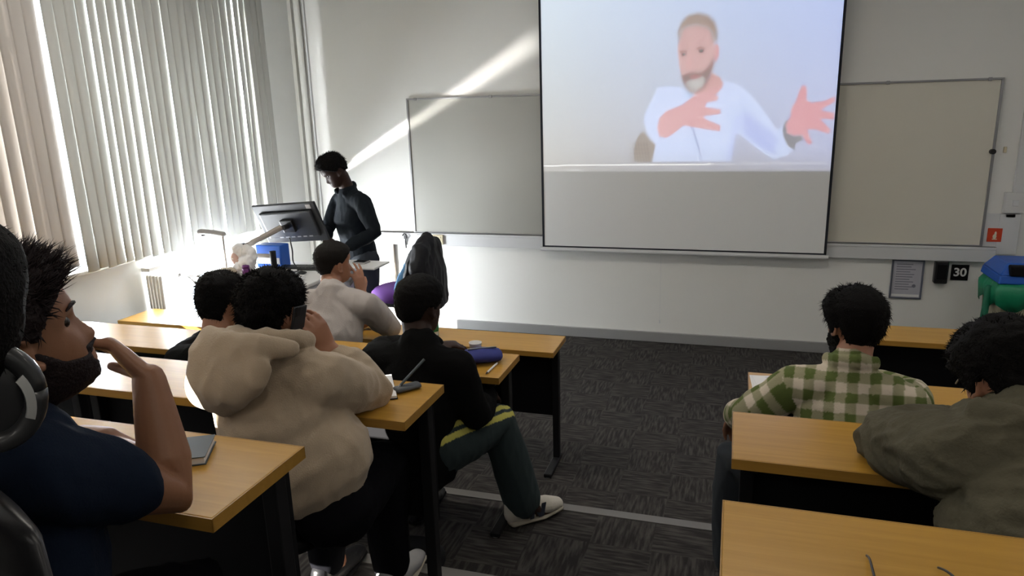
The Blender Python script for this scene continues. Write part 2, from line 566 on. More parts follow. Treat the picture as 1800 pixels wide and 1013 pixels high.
# boxed pipe in the corner, skirting, dado trunking
bm = new()
box(bm, (XL, -0.05, 0), (XL + 0.035, 0.0, ZC))
ring_tube(bm, [(XL + 0.085, -0.035, 0.0), (XL + 0.085, -0.035, ZC)], [0.028, 0.028], caps=False, seg=20)
struct('trim_3', bm, M['wall'])
bm = new()
box(bm, (XL + 0.13, -0.022, 0.0), (XL + 0.145, 0.0, ZC))
struct('trim_4', bm, M['trunking'], bevel=0.003)
bm = new(); box(bm, (XL + 0.2, -0.022, 0.0), (XR, 0.0, 0.085)); struct('baseboard_front', bm, M['skirting'], bevel=0.004)
bm = new(); box(bm, (XR - 0.02, -3.0, 0.0), (XR, -0.02, 0.085)); struct('baseboard_right', bm, M['skirting'], bevel=0.004)
bm = new()
box(bm, (-3.45, -0.055, 0.775), (1.80, 0.0, 0.885))
box(bm, (-3.45, -0.060, 0.865), (1.80, 0.0, 0.885))
struct('trim_5', bm, M['trunking'], bevel=0.004)
bm = new()
box(bm, (-2.995, -0.035, 0.085), (-2.94, 0.0, 0.775))
struct('trim_6', bm, M['wood_edge'] if False else M['beige_metal'], bevel=0.003)
# step nosings in the aisle
for i, (y, z, a, b) in enumerate(((Y1, T1, -0.84, 0.05), (Y2, T2, -1.02, 0.05), (Y3, T3, -0.84, 0.05))):
    bm = new()
    box(bm, (XL if False else a - 0.6, y - 0.045, z - 0.002), (b + 0.6, y + 0.006, z + 0.005))
    box(bm, (a - 0.6, y - 0.001, z - 0.03), (b + 0.6, y + 0.006, z + 0.004))
    struct('trim_%d' % (7 + i), bm, M['nosing'], bevel=0.002)

# ------------------------------------------------------------------ wall fixtures
def whiteboard(x0, x1, label, material):
    t = thing('whiteboard', label, 'whiteboard', ((x0 + x1) / 2, 0, 0.89), group='wide wall boards behind the projection screen')
    w = (x1 - x0) / 2
    h = 1.15
    b = new(); box(b, (-w, -0.022, 0), (w, 0, h)); obj('board_surface', b, material, t)
    f = new()
    box(f, (-w - 0.01, -0.032, -0.012), (w + 0.01, 0, 0.004)); box(f, (-w - 0.01, -0.032, h - 0.006), (w + 0.01, 0, h + 0.008))
    box(f, (-w - 0.010, -0.032, 0), (-w + 0.006, 0, h)); box(f, (w - 0.006, -0.032, 0), (w + 0.010, 0, h))
    obj('board_frame', f, M['alu'], t, bevel=0.002)
    for fx in (-0.93, -0.3, 0.35, 0.93):
        c = new(); box(c, (fx * w - 0.012, -0.038, h - 0.012), (fx * w + 0.012, -0.03, h + 0.012))
        obj('fixing_clip', c, M['alu'], t, bevel=0.002)
    return t
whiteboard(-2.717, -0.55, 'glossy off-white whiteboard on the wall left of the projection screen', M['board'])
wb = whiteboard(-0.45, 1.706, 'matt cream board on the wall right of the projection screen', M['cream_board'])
k = new(); cyl(k, (1.069, -0.03, 0.665), (1.069, -0.062, 0.665), 0.018); obj('magnet_knob', k, M['black_plastic'], wb, smooth=False)
bm = new(); box(bm, (1.772, -0.018, 1.545), (1.79, 0, 1.585)); tag(obj('wall_hook', bm, M['socket'], bevel=0.003), 'small tan peg on the wall right of the cream board', 'hook')

# projection screen with the video thrown onto it
def inside(poly, X, Z):
    c = np.zeros(X.shape, bool)
    n = len(poly)
    j = n - 1
    for i in range(n):
        xi_, zi = poly[i]; xj, zj = poly[j]
        cond = ((zi > Z) != (zj > Z)) & (X < (xj - xi_) * (Z - zi) / ((zj - zi) or 1e-9) + xi_)
        c ^= cond
        j = i
    return c

def blur(a, r):
    k_ = np.exp(-0.5 * (np.arange(-3 * r, 3 * r + 1) / r) ** 2) if r >= 1 else np.array([0.25, 0.5, 0.25])
    k_ /= k_.sum()
    for ax in (0, 1):
        pad = [(0, 0), (0, 0)]
        h = len(k_) // 2
        pad[ax] = (h, h)
        p = np.pad(a, pad, mode='edge')
        s = np.zeros_like(a)
        for i, w in enumerate(k_):
            s += w * (p[i:i + a.shape[0], :] if ax == 0 else p[:, i:i + a.shape[1]])
        a = s
    return a
VID = {
    'hair':[(-0.445, 2.383), (-0.452, 2.454), (-0.427, 2.523), (-0.38, 2.567), (-0.308, 2.58), (-0.236, 2.558), (-0.187, 2.509), (-0.166, 2.45), (-0.169, 2.38), (-0.18, 2.357), (-0.2, 2.393), (-0.214, 2.441), (-0.244, 2.472), (-0.317, 2.493), (-0.389, 2.486), (-0.419, 2.458), (-0.433, 2.406)],
    'face':[(-0.433, 2.406), (-0.419, 2.464), (-0.389, 2.488), (-0.317, 2.496), (-0.245, 2.478), (-0.21, 2.441), (-0.191, 2.381), (-0.179, 2.31), (-0.184, 2.215), (-0.209, 2.157), (-0.242, 2.074), (-0.289, 2.027), (-0.338, 2.022), (-0.382, 2.067), (-0.409, 2.129), (-0.432, 2.202), (-0.445, 2.299), (-0.449, 2.359)],
    'neck':[(-0.196, 2.156), (-0.135, 2.118), (-0.109, 2.069), (-0.154, 1.998), (-0.275, 1.99), (-0.325, 2.004), (-0.289, 2.039), (-0.23, 2.097)],
    'beard':[(-0.422, 2.141), (-0.391, 2.152), (-0.33, 2.168), (-0.269, 2.159), (-0.222, 2.193), (-0.194, 2.24), (-0.187, 2.275), (-0.181, 2.203), (-0.202, 2.144), (-0.235, 2.067), (-0.289, 2.021), (-0.344, 2.019), (-0.386, 2.061)],
    'greyb':[(-0.383, 2.091), (-0.329, 2.113), (-0.268, 2.129), (-0.237, 2.11), (-0.259, 2.056), (-0.301, 2.027), (-0.351, 2.035)],
    'mouth':[(-0.354, 2.136), (-0.317, 2.143), (-0.268, 2.135), (-0.292, 2.114), (-0.335, 2.113)],
    'ear':[(-0.186, 2.351), (-0.162, 2.354), (-0.148, 2.32), (-0.153, 2.261), (-0.169, 2.227), (-0.181, 2.233)],
    'eye1':[(-0.42, 2.298), (-0.402, 2.305), (-0.381, 2.296), (-0.395, 2.282), (-0.414, 2.283)],
    'eye2':[(-0.299, 2.318), (-0.275, 2.326), (-0.255, 2.316), (-0.268, 2.3), (-0.291, 2.301)],
    'brow1':[(-0.435, 2.313), (-0.402, 2.323), (-0.374, 2.314), (-0.376, 2.305), (-0.402, 2.314), (-0.43, 2.304)],
    'brow2':[(-0.317, 2.329), (-0.282, 2.345), (-0.246, 2.331), (-0.248, 2.322), (-0.281, 2.335), (-0.314, 2.32)],
    'nose':[(-0.371, 2.284), (-0.353, 2.289), (-0.338, 2.222), (-0.329, 2.192), (-0.361, 2.185), (-0.383, 2.2)],
    'shirt':[(-0.687, 1.865), (-0.649, 1.939), (-0.588, 2.062), (-0.501, 2.071), (-0.401, 2.055), (-0.374, 2.005), (-0.312, 1.979), (-0.239, 1.988), (-0.133, 2.082), (-0.086, 2.092), (-0.013, 2.065), (0.06, 2.015), (0.148, 1.916), (0.223, 1.818), (0.275, 1.732), (0.332, 1.755), (0.359, 1.694), (0.411, 1.596), (0.368, 1.548), (0.276, 1.512), (0.202, 1.562), (0.103, 1.637), (0.028, 1.7), (-0.008, 1.7), (-0.036, 1.501), (-0.615, 1.505), (-0.592, 1.634), (-0.658, 1.712), (-0.688, 1.801)],
    'fold1':[(0.033, 1.835), (0.067, 1.87), (0.167, 1.771), (0.252, 1.72), (0.291, 1.659), (0.274, 1.549), (0.176, 1.599), (0.052, 1.699)],
    'fold2':[(-0.021, 1.713), (0.004, 1.835), (0.033, 1.847), (-0.008, 1.7), (-0.03, 1.514), (-0.061, 1.514)],
    'collar':[(-0.4, 2.043), (-0.35, 2.004), (-0.287, 1.984), (-0.323, 1.954), (-0.374, 1.981)],
    'hand1':[(-0.588, 1.761), (-0.571, 1.837), (-0.521, 1.886), (-0.397, 1.932), (-0.324, 1.991), (-0.24, 2.019), (-0.156, 2.052), (-0.115, 2.063), (-0.125, 2.033), (-0.178, 1.999), (-0.141, 1.985), (-0.146, 1.955), (-0.225, 1.939), (-0.236, 1.909), (-0.125, 1.887), (-0.118, 1.857), (-0.245, 1.841), (-0.232, 1.822), (-0.12, 1.771), (-0.116, 1.727), (-0.242, 1.748), (-0.317, 1.762), (-0.392, 1.776), (-0.454, 1.721), (-0.516, 1.684), (-0.568, 1.697)],
    'hand2':[(0.342, 1.767), (0.368, 1.814), (0.375, 1.886), (0.401, 1.932), (0.419, 2.002), (0.434, 2.037), (0.462, 2.036), (0.47, 2.001), (0.468, 1.942), (0.504, 1.918), (0.593, 1.927), (0.657, 1.96), (0.665, 1.924), (0.569, 1.863), (0.66, 1.843), (0.664, 1.796), (0.568, 1.804), (0.647, 1.725), (0.638, 1.695), (0.551, 1.727), (0.488, 1.728), (0.529, 1.637), (0.519, 1.617), (0.495, 1.632), (0.457, 1.693), (0.405, 1.687), (0.358, 1.706)],
    'watch':[(0.321, 1.731), (0.335, 1.791), (0.358, 1.797), (0.349, 1.755), (0.364, 1.706), (0.406, 1.681), (0.451, 1.693), (0.465, 1.656), (0.42, 1.633), (0.412, 1.584), (0.364, 1.609), (0.33, 1.683)],
    'chair':[(-0.762, 1.506), (-0.761, 1.61), (-0.742, 1.687), (-0.697, 1.738), (-0.671, 1.712), (-0.631, 1.66), (-0.598, 1.634), (-0.61, 1.57), (-0.628, 1.505)],
    'cord':[(-0.336, 1.769), (-0.323, 1.762), (-0.289, 1.68), (-0.255, 1.579), (-0.246, 1.502), (-0.254, 1.502), (-0.263, 1.572), (-0.301, 1.668)],
}

SX0, SX1, SZ0, SZ1 = -1.512, 0.682, 0.815, 3.02
def screen():
    t = thing('projection_screen', 'pull-down projection screen showing a bearded man gesturing in a pale shirt', 'projection screen', ((SX0 + SX1) / 2, -0.1, SZ0))
    nx, nz = 400, 400
    xs = np.linspace(SX0, SX1, nx); zs = np.linspace(SZ0, SZ1, nz)
    X, Z = np.meshgrid(xs, zs)
    lin = lambda c: np.array(srgb(*c)[:3])
    img = np.zeros((nz, nx, 3))
    # the plain pale wall behind the man in the video
    u = (X - SX0) / (SX1 - SX0)
    v = np.clip((Z - 1.46) / 1.3, 0, 1)
    A = lin((206, 219, 232)); B = lin((192, 206, 245)); Cc = lin((176, 174, 170)); D = lin((186, 190, 216))
    for i in range(3):
        img[..., i] = (1 - v) ** 1.2 * ((1 - u) * Cc[i] + u * D[i]) + (1 - (1 - v) ** 1.2) * ((1 - u) * A[i] + u * B[i])
    def lay(key, c, r=1, op=1.0, poly=None):
        mk = inside(poly or VID[key], X, Z).astype(float)
        mk = blur(mk, r) * op
        col_ = lin(c)
        for i in range(3):
            img[..., i] = img[..., i] * (1 - mk) + col_[i] * mk
    lay('chair', (150, 138, 128), 1, 0.8)
    for k_ in range(7):
        q = 0.022 * k_
        lay('chair', (118, 106, 98), 1, 0.7, [(-0.775 + q, 1.50), (-0.768 + q, 1.50), (-0.795 + q, 1.66), (-0.802 + q, 1.66)])
    lay('shirt', (204, 216, 246), 1)
    lay('fold1', (180, 190, 236), 3, 0.8)
    lay('fold2', (176, 188, 240), 3, 0.8)
    lay('neck', (206, 166, 168), 1)
    lay('collar', (186, 206, 238), 1, 0.9)
    lay('ear', (214, 162, 168), 1)
    lay('face', (206, 172, 174), 1)
    lay('nose', (214, 170, 174), 1, 0.7)
    lay('beard', (146, 128, 130), 2, 0.95)
    lay('greyb', (194, 194, 196), 2, 0.9)
    lay('mouth', (192, 140, 146), 1, 0.8)
    lay('eye1', (100, 90, 108), 1, 1.0)
    lay('eye2', (100, 90, 108), 1, 1.0)
    lay('brow1', (150, 125, 122), 1, 0.9)
    lay('brow2', (150, 125, 122), 1, 0.9)
    lay('hair', (168, 152, 146), 2)
    lay('cord', (140, 150, 190), 1, 0.7)
    lay('watch', (150, 150, 158), 1)
    lay('hand1', (216, 172, 178), 1)
    lay('hand2', (218, 166, 176), 1)
    # player bar at the foot of the picture
    fade = np.clip((1.62 - Z) / 0.22, 0, 1) ** 1.5 * 0.55
    for i in range(3):
        img[..., i] = img[..., i] * (1 - fade) + 0.33 * fade
    line = ((np.abs(Z - (1.482 + 0.004 * (X + 0.4))) < 0.0055) & (X < 0.64)).astype(float) * np.where(X < -0.2, 0.8, 0.22)
    line = np.maximum(line, ((X + 0.19) ** 2 + (Z - 1.484) ** 2 < 0.011 ** 2) * 0.9)
    for cx in list(np.arange(-1.47, -1.3, 0.045)) + [0.42, 0.47, 0.53, 0.59]:
        line = np.maximum(line, ((np.abs(X - cx) < 0.007) & (np.abs(Z - 1.443) < 0.007)) * 0.35)
    line = np.maximum(line, ((X > -1.28) & (X < -1.19) & (np.abs(Z - 1.443) < 0.006)) * 0.5)
    for i in range(3):
        img[..., i] = img[..., i] * (1 - line) + 0.9 * line
    on = blur(np.clip((Z - 1.415) / 0.02, 0, 1).astype(float), 1)
    side = 1.0
    for i in range(3):
        img[..., i] *= on * side
    verts = np.stack([X.ravel() - t.location.x, np.zeros(X.size), Z.ravel() - SZ0], 1)
    idx = np.arange(nx * nz).reshape(nz, nx)
    faces = np.stack([idx[:-1, :-1].ravel(), idx[:-1, 1:].ravel(), idx[1:, 1:].ravel(), idx[1:, :-1].ravel()], 1)
    me = bpy.data.meshes.new('screen_fabric')
    me.from_pydata(verts.tolist(), [], faces.tolist())
    img = np.clip(img - 0.235 * (on[..., None] if on.ndim == 2 else 1), 0, 1) * on[..., None]
    at = me.color_attributes.new('picture', 'FLOAT_COLOR', 'POINT')
    at.data.foreach_set('color', np.concatenate([img.reshape(-1, 3), np.ones((nx * nz, 1))], 1).astype(np.float32).ravel())
    m, nt, b, tc = node_mat('projected_picture')
    a = nt.nodes.new('ShaderNodeAttribute'); a.attribute_name = 'picture'
    nt.links.new(a.outputs['Color'], b.inputs['Emission Color'])
    b.inputs['Emission Strength'].default_value = PROJ
    b.inputs['Base Color'].default_value = (0.85, 0.86, 0.86, 1)
    b.inputs['Roughness'].default_value = 0.8
    me.materials.append(m)
    o = bpy.data.objects.new('screen_fabric', me); COL.objects.link(o); o.parent = t
    w = (SX1 - SX0) / 2; h = SZ1 - SZ0
    f = new()
    box(f, (-w - 0.004, -0.003, -0.016), (-w + 0.014, 0.004, h)); box(f, (w - 0.014, -0.003, -0.016), (w + 0.004, 0.004, h))
    box(f, (-w, -0.003, -0.016), (w, 0.004, 0.0))
    obj('screen_border', f, mat('screen_black_border', (0.01, 0.012, 0.02), 0.8), t)
    bk = new(); box(bk, (-w, 0.005, -0.01), (w, 0.007, h)); obj('screen_backing', bk, M['black'], t)
    b2 = new(); ring_tube(b2, [(-w - 0.02, 0.0, -0.032), (w + 0.02, 0.0, -0.032)], [(0.014, 0.014)] * 2, caps=False, seg=16)
    box(b2, (-w - 0.02, -0.008, -0.034), (w + 0.02, 0.008, -0.012))
    obj('bottom_batten', b2, M['trunking'], t, bevel=0.002)
    c = new(); cyl(c, (-0.12, 0, -0.03), (-0.12, 0.02, -0.60), 0.0012, seg=6); cyl(c, (-0.12, 0.02, -0.60), (-0.12, 0.02, -0.63), 0.005, seg=10)
    obj('pull_cord', c, M['trunking'], t)
    cs = new(); box(cs, (-w - 0.06, -0.07, h), (w + 0.06, 0.07, h + 0.13)); obj('screen_housing', cs, M['white_plastic'], t, bevel=0.01)
PROJ = 1.0
screen()

# sockets, switches and signs on the front wall
def socket(x, z, w, h, m, label, name='wall_socket', cat='socket', y0=-0.055, d=0.022, group=None):
    t = thing(name, label, cat, (x, y0, z), group=group)
    b = new(); box(b, (-w / 2, -d, -h / 2), (w / 2, 0, h / 2)); obj('face_plate', b, m, t, bevel=0.004)
    return t
s = socket(-2.485, 0.832, 0.105, 0.088, M['socket'], 'cream double socket on the white trunking below the whiteboard')
for dx in (-0.025, 0.025):
    b = new(); box(b, (dx - 0.008, -0.026, 0.012), (dx + 0.008, -0.021, 0.03)); obj('rocker_switch', b, M['socket'], s, bevel=0.002)
s = socket(-2.64, 0.832, 0.09, 0.085, M['trunking'], 'white blank plate on the trunking left of the cream socket')
t = thing('cable_hook', 'black cable clip hooked on the trunking above the draped coat', 'hook', (-2.80, -0.06, 0.85))
b = new(); curve_wire(b, [(0.0, 0.0, -0.10), (0.002, -0.01, -0.03), (0.018, -0.02, 0.0), (0.014, -0.02, 0.022), (-0.004, -0.02, 0.03), (-0.02, -0.015, 0.012)], 0.006)
obj('hook_wire', b, M['black_plastic'], t, smooth=True)
b = new(); box(b, (-0.014, -0.012, -0.02), (0.006, 0.005, 0.012)); obj('clip_body', b, M['black_plastic'], t, bevel=0.003)
# backing panel + riser trunk on the right
t = thing('light_switch', 'white wall switch box above the red fire sign, by the right edge', 'switch', (1.875, 0, 1.20))
b = new(); box(b, (-0.062, -0.045, -0.072), (0.062, 0, 0.072)); obj('switch_box', b, M['switch'], t, bevel=0.006)
b = new(); box(b, (-0.015, -0.052, -0.02), (0.022, -0.044, 0.02)); obj('rocker_switch', b, M['trunking'], t, bevel=0.003)
b = new(); box(b, (-0.04, -0.03, -0.105), (0.02, 0, -0.072)); obj('lower_vent', b, M['grey_plastic'], t, bevel=0.002)
bm = new(); box(bm, (1.80, -0.03, 0.83), (1.93, -0.0, 1.12)); box(bm, (1.862, -0.028, 1.27), (1.93, 0.0, ZC)); box(bm, (1.71, -0.025, 0.845), (1.93, 0, 1.12))
struct('trim_10', bm, M['trunking'], bevel=0.003)
t = thing('fire_sign', 'small red square fire sign with a white symbol beside the cream board', 'sign', (1.783, -0.026, 0.97))
b = new(); box(b, (-0.045, -0.006, -0.049), (0.045, 0, 0.049)); obj('sign_plate', b, M['red'], t, bevel=0.002)
b = new()
ball(b, (0.0, -0.007, -0.010), (0.012, 0.003, 0.017)); ball(b, (0.004, -0.007, 0.010), (0.007, 0.003, 0.016)); box(b, (-0.014, -0.009, -0.032), (0.016, -0.005, -0.026))
obj('sign_symbol', b, mat('sign_white', (0.75, 0.70, 0.55), 0.6), t)
# framed notice
t = thing('framed_notice', 'grey framed paper notice under the trunking right of the screen', 'notice', (1.262, 0, 0.62))
b = new()
W_, H_ = 0.108, 0.150
box(b, (-W_, -0.018, -H_), (-W_ + 0.012, 0, H_)); box(b, (W_ - 0.012, -0.018, -H_), (W_, 0, H_)); box(b, (-W_, -0.018, -H_), (W_, 0, -H_ + 0.012)); box(b, (-W_, -0.018, H_ - 0.012), (W_, 0, H_))
obj('notice_frame', b, mat('grey_frame', (0.12, 0.13, 0.17), 0.4), t, bevel=0.003)
b = new(); box(b, (-W_ + 0.01, -0.008, -H_ + 0.01), (W_ - 0.01, 0, H_ - 0.01)); pg = obj('notice_paper', b, mat('notice_paper', (0.50, 0.50, 0.56), 0.7), t)
b = new()
for i in range(11):
    z = 0.11 - i * 0.019
    box(b, (-0.075, -0.0095, z), (-0.075 + random.uniform(0.09, 0.15), -0.0085, z + 0.006))
cyl(b, (0.052, -0.0096, -0.05), (0.052, -0.0080, -0.05), 0.013)
obj('notice_print', b, mat('grey_print', (0.20, 0.20, 0.25), 0.7), t)
b = new(); box(b, (-W_ + 0.016, -0.0096, -H_ + 0.016), (W_ - 0.016, -0.0086, -H_ + 0.034)); obj('notice_footer', b, M['paper'], t)
t = thing('door_holder', 'black plastic box hung beside the black thirty sign', 'wall box', (1.475, 0, 0.69))
b = new(); box(b, (-0.044, -0.06, -0.085), (0.044, 0, 0.088)); obj('box_body', b, M['black_plastic'], t, bevel=0.01)
b = new(); box(b, (-0.032, -0.066, -0.05), (0.032, -0.058, 0.06)); obj('box_lid', b, M['black'], t, bevel=0.004)
t = thing('number_sign', 'small black square sign reading 30 in white', 'sign', (1.604, 0, 0.684))
b = new(); box(b, (-0.056, -0.008, -0.058), (0.056, 0, 0.058)); obj('sign_plate', b, M['black'], t, bevel=0.002)
fc = bpy.data.curves.new('digits', 'FONT'); fc.body = '30'; fc.size = 0.085; fc.extrude = 0.001; fc.align_x = 'CENTER'; fc.align_y = 'CENTER'; fc.offset = 0.002
fo = bpy.data.objects.new('digits', fc); COL.objects.link(fo)
dg = bpy.context.evaluated_depsgraph_get()
fm = bpy.data.meshes.new_from_object(fo.evaluated_get(dg), depsgraph=dg)
bpy.data.objects.remove(fo)
fm.transform(Matrix.Translation((0, -0.0095, 0)) @ Matrix.Rotation(PI / 2, 4, 'X'))
fm.materials.clear(); fm.materials.append(M['paper'])
o = bpy.data.objects.new('digits', fm); COL.objects.link(o); o.parent = t

# radiator under the front window's left neighbour
def radiator():
    t = thing('radiator', 'long pale radiator casing under the windows on the left wall', 'radiator', (XL, -2.05, 0.1))
    b = new(); box(b, (0.002, -0.02, 0.835), (0.07, 0.72, 0.865)); obj('top_panel', b, M['radiator'], t, bevel=0.006)
    b = new()
    for i in range(5):
        ring_tube(b, [(0.03 + i * 0.026, 0.0, 0.0), (0.03 + i * 0.026, 0.0, 0.80)], [0.011, 0.011], seg=10)
    obj('column', b, M['radiator'], t, smooth=True)
    return t
radiator()

# ------------------------------------------------------------------ vertical blinds
def blind(y0, y1, ztop, zbot, pitch, width, angf, label, m, x=-3.70, seedv=0):
    t = thing('vertical_blind', label, 'blind', (x, (y0 + y1) / 2, ztop), group='vertical fabric blinds on the left windows')
    yc = (y0 + y1) / 2
    b = new(); box(b, (-0.025, y0 - yc, 0.0), (0.025, y1 - yc, 0.045)); obj('headrail', b, M['white_plastic'], t, bevel=0.004)
    n = int((y1 - y0) / pitch)
    rnd = random.Random(seedv)
    for i in range(n):
        yy = y0 + (i + 0.5) * pitch - yc
        ang = angf(i / max(1, n - 1)) + rnd.uniform(-0.10, 0.10)
        sway = rnd.uniform(-0.02, 0.02)
        L = ztop - zbot(i / max(1, n - 1)) + rnd.uniform(-0.006, 0.006)
        b = new()
        nseg, nz = 6, 10
        grid = []
        tw = rnd.uniform(-0.06, 0.06)
        for kz in range(nz + 1):
            fz = kz / nz
            row = []
            a = ang + tw * fz
            for kx in range(nseg + 1):
                s_ = (kx / nseg - 0.5) * width
                bow = 0.010 * (1 - (2 * kx / nseg - 1) ** 2)
                px = s_ * math.sin(a) + bow * math.cos(a)
                py = s_ * math.cos(a) - bow * math.sin(a)
                row.append(b.verts.new((px + sway * fz * 0.4, py + yy + sway * fz * 0.5, -L * fz)))
            grid.append(row)
        for kz in range(nz):
            for kx in range(nseg):
                b.faces.new((grid[kz][kx], grid[kz][kx + 1], grid[kz + 1][kx + 1], grid[kz + 1][kx]))
        o = obj('slat', b, m, t, smooth=True)
        sd = o.modifiers.new('thick', 'SOLIDIFY'); sd.thickness = 0.0012
    return t
blind(-6.916, -2.594, 2.90, lambda f: 1.10, 0.080, 0.104, lambda f: -0.16, 'shaded vertical blind on the nearer window at the far left', M['blind_thick'], seedv=3)
blind(-2.556, -0.557, 2.90, lambda f: 1.05 - 0.015 * f, 0.074, 0.100, lambda f: -0.16 - 0.10 * math.sin(f * 9), 'bright vertical blind on the front window nearest the corner', M['blind'], seedv=5)

# ------------------------------------------------------------------ desks
def make_desk():
    L, D, H = 1.40, 0.285, 0.72
    t = thing('lecture_desk', 'narrow golden beech lecture desk', 'desk', (0, 0, 0), group='beech lecture desks in rows')
    b = new(); box(b, (0.002, -D + 0.003, H - 0.026), (L - 0.002, -0.003, H)); obj('desktop', b, M['wood'], t, bevel=0.002)
    b = new()
    box(b, (0, -D, H - 0.027), (L, -D + 0.003, H - 0.0005)); box(b, (0, -0.003, H - 0.027), (L, 0, H - 0.0005))
    box(b, (0, -D, H - 0.027), (0.002, 0, H - 0.0005)); box(b, (L - 0.002, -D, H - 0.027), (L, 0, H - 0.0005))
    obj('edge_band', b, M['wood_edge'], t)
    b = new(); box(b, (0.03, -0.036, 0.26), (L - 0.03, -0.020, H - 0.027)); obj('modesty_panel', b, M['black'], t, bevel=0.002)
    for x in (0.045, L - 0.045):
        b = new()
        box(b, (x - 0.018, -0.075, 0.02), (x + 0.018, -0.037, H - 0.027))
        box(b, (x - 0.018, -D + 0.03, H - 0.05), (x + 0.018, -0.037, H - 0.027))
        lg = obj('leg', b, M['black_metal'], t, bevel=0.003)
        b = new(); box(b, (x - 0.022, -D + 0.01, 0.004), (x + 0.022, -0.01, 0.026)); obj('foot', b, M['black_metal'], lg, bevel=0.006)
        for yy in (-D + 0.03, -0.03):
            b = new(); cyl(b, (x, yy, 0.0), (x, yy, 0.006), 0.016); obj('glide', b, M['grey_plastic'], lg)
    return t
XA = -0.84
desk_spots = [
    (XA - 1.40, -2.18, 0.0, 'beech desk of the front left row, its bare right end by the aisle'),
    (XA - 2.80, -2.18, 0.0, 'beech desk of the front left row, against the window wall in bright sunlight'),
    (XA - 1.40, -3.05, T1, 'beech desk of the second left row carrying the blue pencil case'),
    (XA - 2.80, -3.05, T1, 'beech desk of the second left row, shiny, beside the window wall'),
    (XA - 1.40, -3.866, T2, 'beech desk of the third left row under the open notebook and hoodie sleeve'),
    (XA - 2.80, -3.866, T2, 'beech desk of the third left row, empty, beyond the chin of the man in navy'),
    (XA - 1.40, -4.612, T3, 'beech desk nearest the camera on the left, with the small grey book'),
    (0.085, -3.05, T1, 'beech desk under the open papers, in front of the man in checked shirt'),
    (0.025, -3.866, T2, 'beech desk behind the checked shirt, the grey jacket elbow resting on it'),
    (0.006, -4.612, T3, 'beech desk at the bottom right corner with the spectacles on it'),
    (0.58, -1.62, 0.0, 'beech desk at the front right near the recycling bin'),
    (1.425, -3.866, T2, 'beech desk of the third right row beyond the grey jacket'),
    (1.406, -4.612, T3, 'beech desk of the nearest right row, cut off at the right edge'),
]
proto = make_desk()
for i, (x, y, z, lab) in enumerate(desk_spots):
    if x > 1.3: continue
    d = proto if i == 0 else copy_tree(proto)
    d.location = (x, y, z)
    d['label'] = lab

# ------------------------------------------------------------------ stools and chairs
def make_stool():
    t = thing('lecture_stool', 'black stool', 'stool', (0, 0, 0), group='black stools behind the desks')
    b = new(); ring_tube(b, [(0, 0, 0.405), (0, 0, 0.43)], [(0.17, 0.16), (0.175, 0.165)], lateral=(1, 0, 0), seg=28, cap=0.1); obj('seat', b, M['black'], t, smooth=True)
    b = new(); cyl(b, (0, 0, 0.03), (0, 0, 0.40), 0.022); obj('post', b, M['black_metal'], t)
    b = new(); lathe(b, [(0.16, 0.001), (0.16, 0.010), (0.05, 0.028), (0.022, 0.045)]); obj('base', b, M['black_metal'], t, smooth=True)
    return t
st = make_stool()
stool_spots = [
    (-1.20, -4.26, T2, 'black stool under the man in the beige hoodie'),
    (-1.18, -3.56, T1, 'black stool under the man in the black sweatshirt'),
    (-2.02, -3.60, T1, 'black stool hidden beside the beige hoodie'),
    (-1.98, -2.82, 0.0, 'black stool under the man in the pale grey sweater'),
    (0.42, -3.62, T1, 'black stool under the man in the checked shirt'),
    (0.62, -4.42, T2, 'black stool under the man in the grey jacket'),
]
for i, (x, y, z, lab) in enumerate(stool_spots):
    d = st if i == 0 else copy_tree(st)
    d.location = (x, y, z)
    d['label'] = lab

def black_chair():
    t = thing('moulded_chair', 'black plastic chair under the man in navy, its glossy back at lower left', 'chair', (-0.84, -5.03, T3 + 0.03), -0.31)
    b = new(); ring_tube(b, [(0, -0.19, 0.44), (0, 0.0, 0.43), (0, 0.2, 0.44)], [(0.19, 0.014), (0.21, 0.014), (0.20, 0.014)], lateral=(1, 0, 0), seg=24); obj('seat', b, M['black_plastic'], t, smooth=True)
    b = new()
    ring_tube(b, [(0, -0.19, 0.47), (0, -0.20, 0.62), (0, -0.20, 0.77), (0, -0.20, 0.91)], [(0.17, 0.015), (0.20, 0.015), (0.215, 0.017), (0.19, 0.022)], lateral=(1, 0, 0), seg=28)
    obj('backrest', b, M['black_plastic'], t, smooth=True)
    for sx in (-1, 1):
        for sy in (-1, 1):
            b = new(); cyl(b, (0.15 * sx, 0.15 * sy, 0.43), (0.20 * sx, 0.20 * sy, -0.029), 0.013, 0.011); obj('leg', b, M['black_metal'], t)
    return t
black_chair()

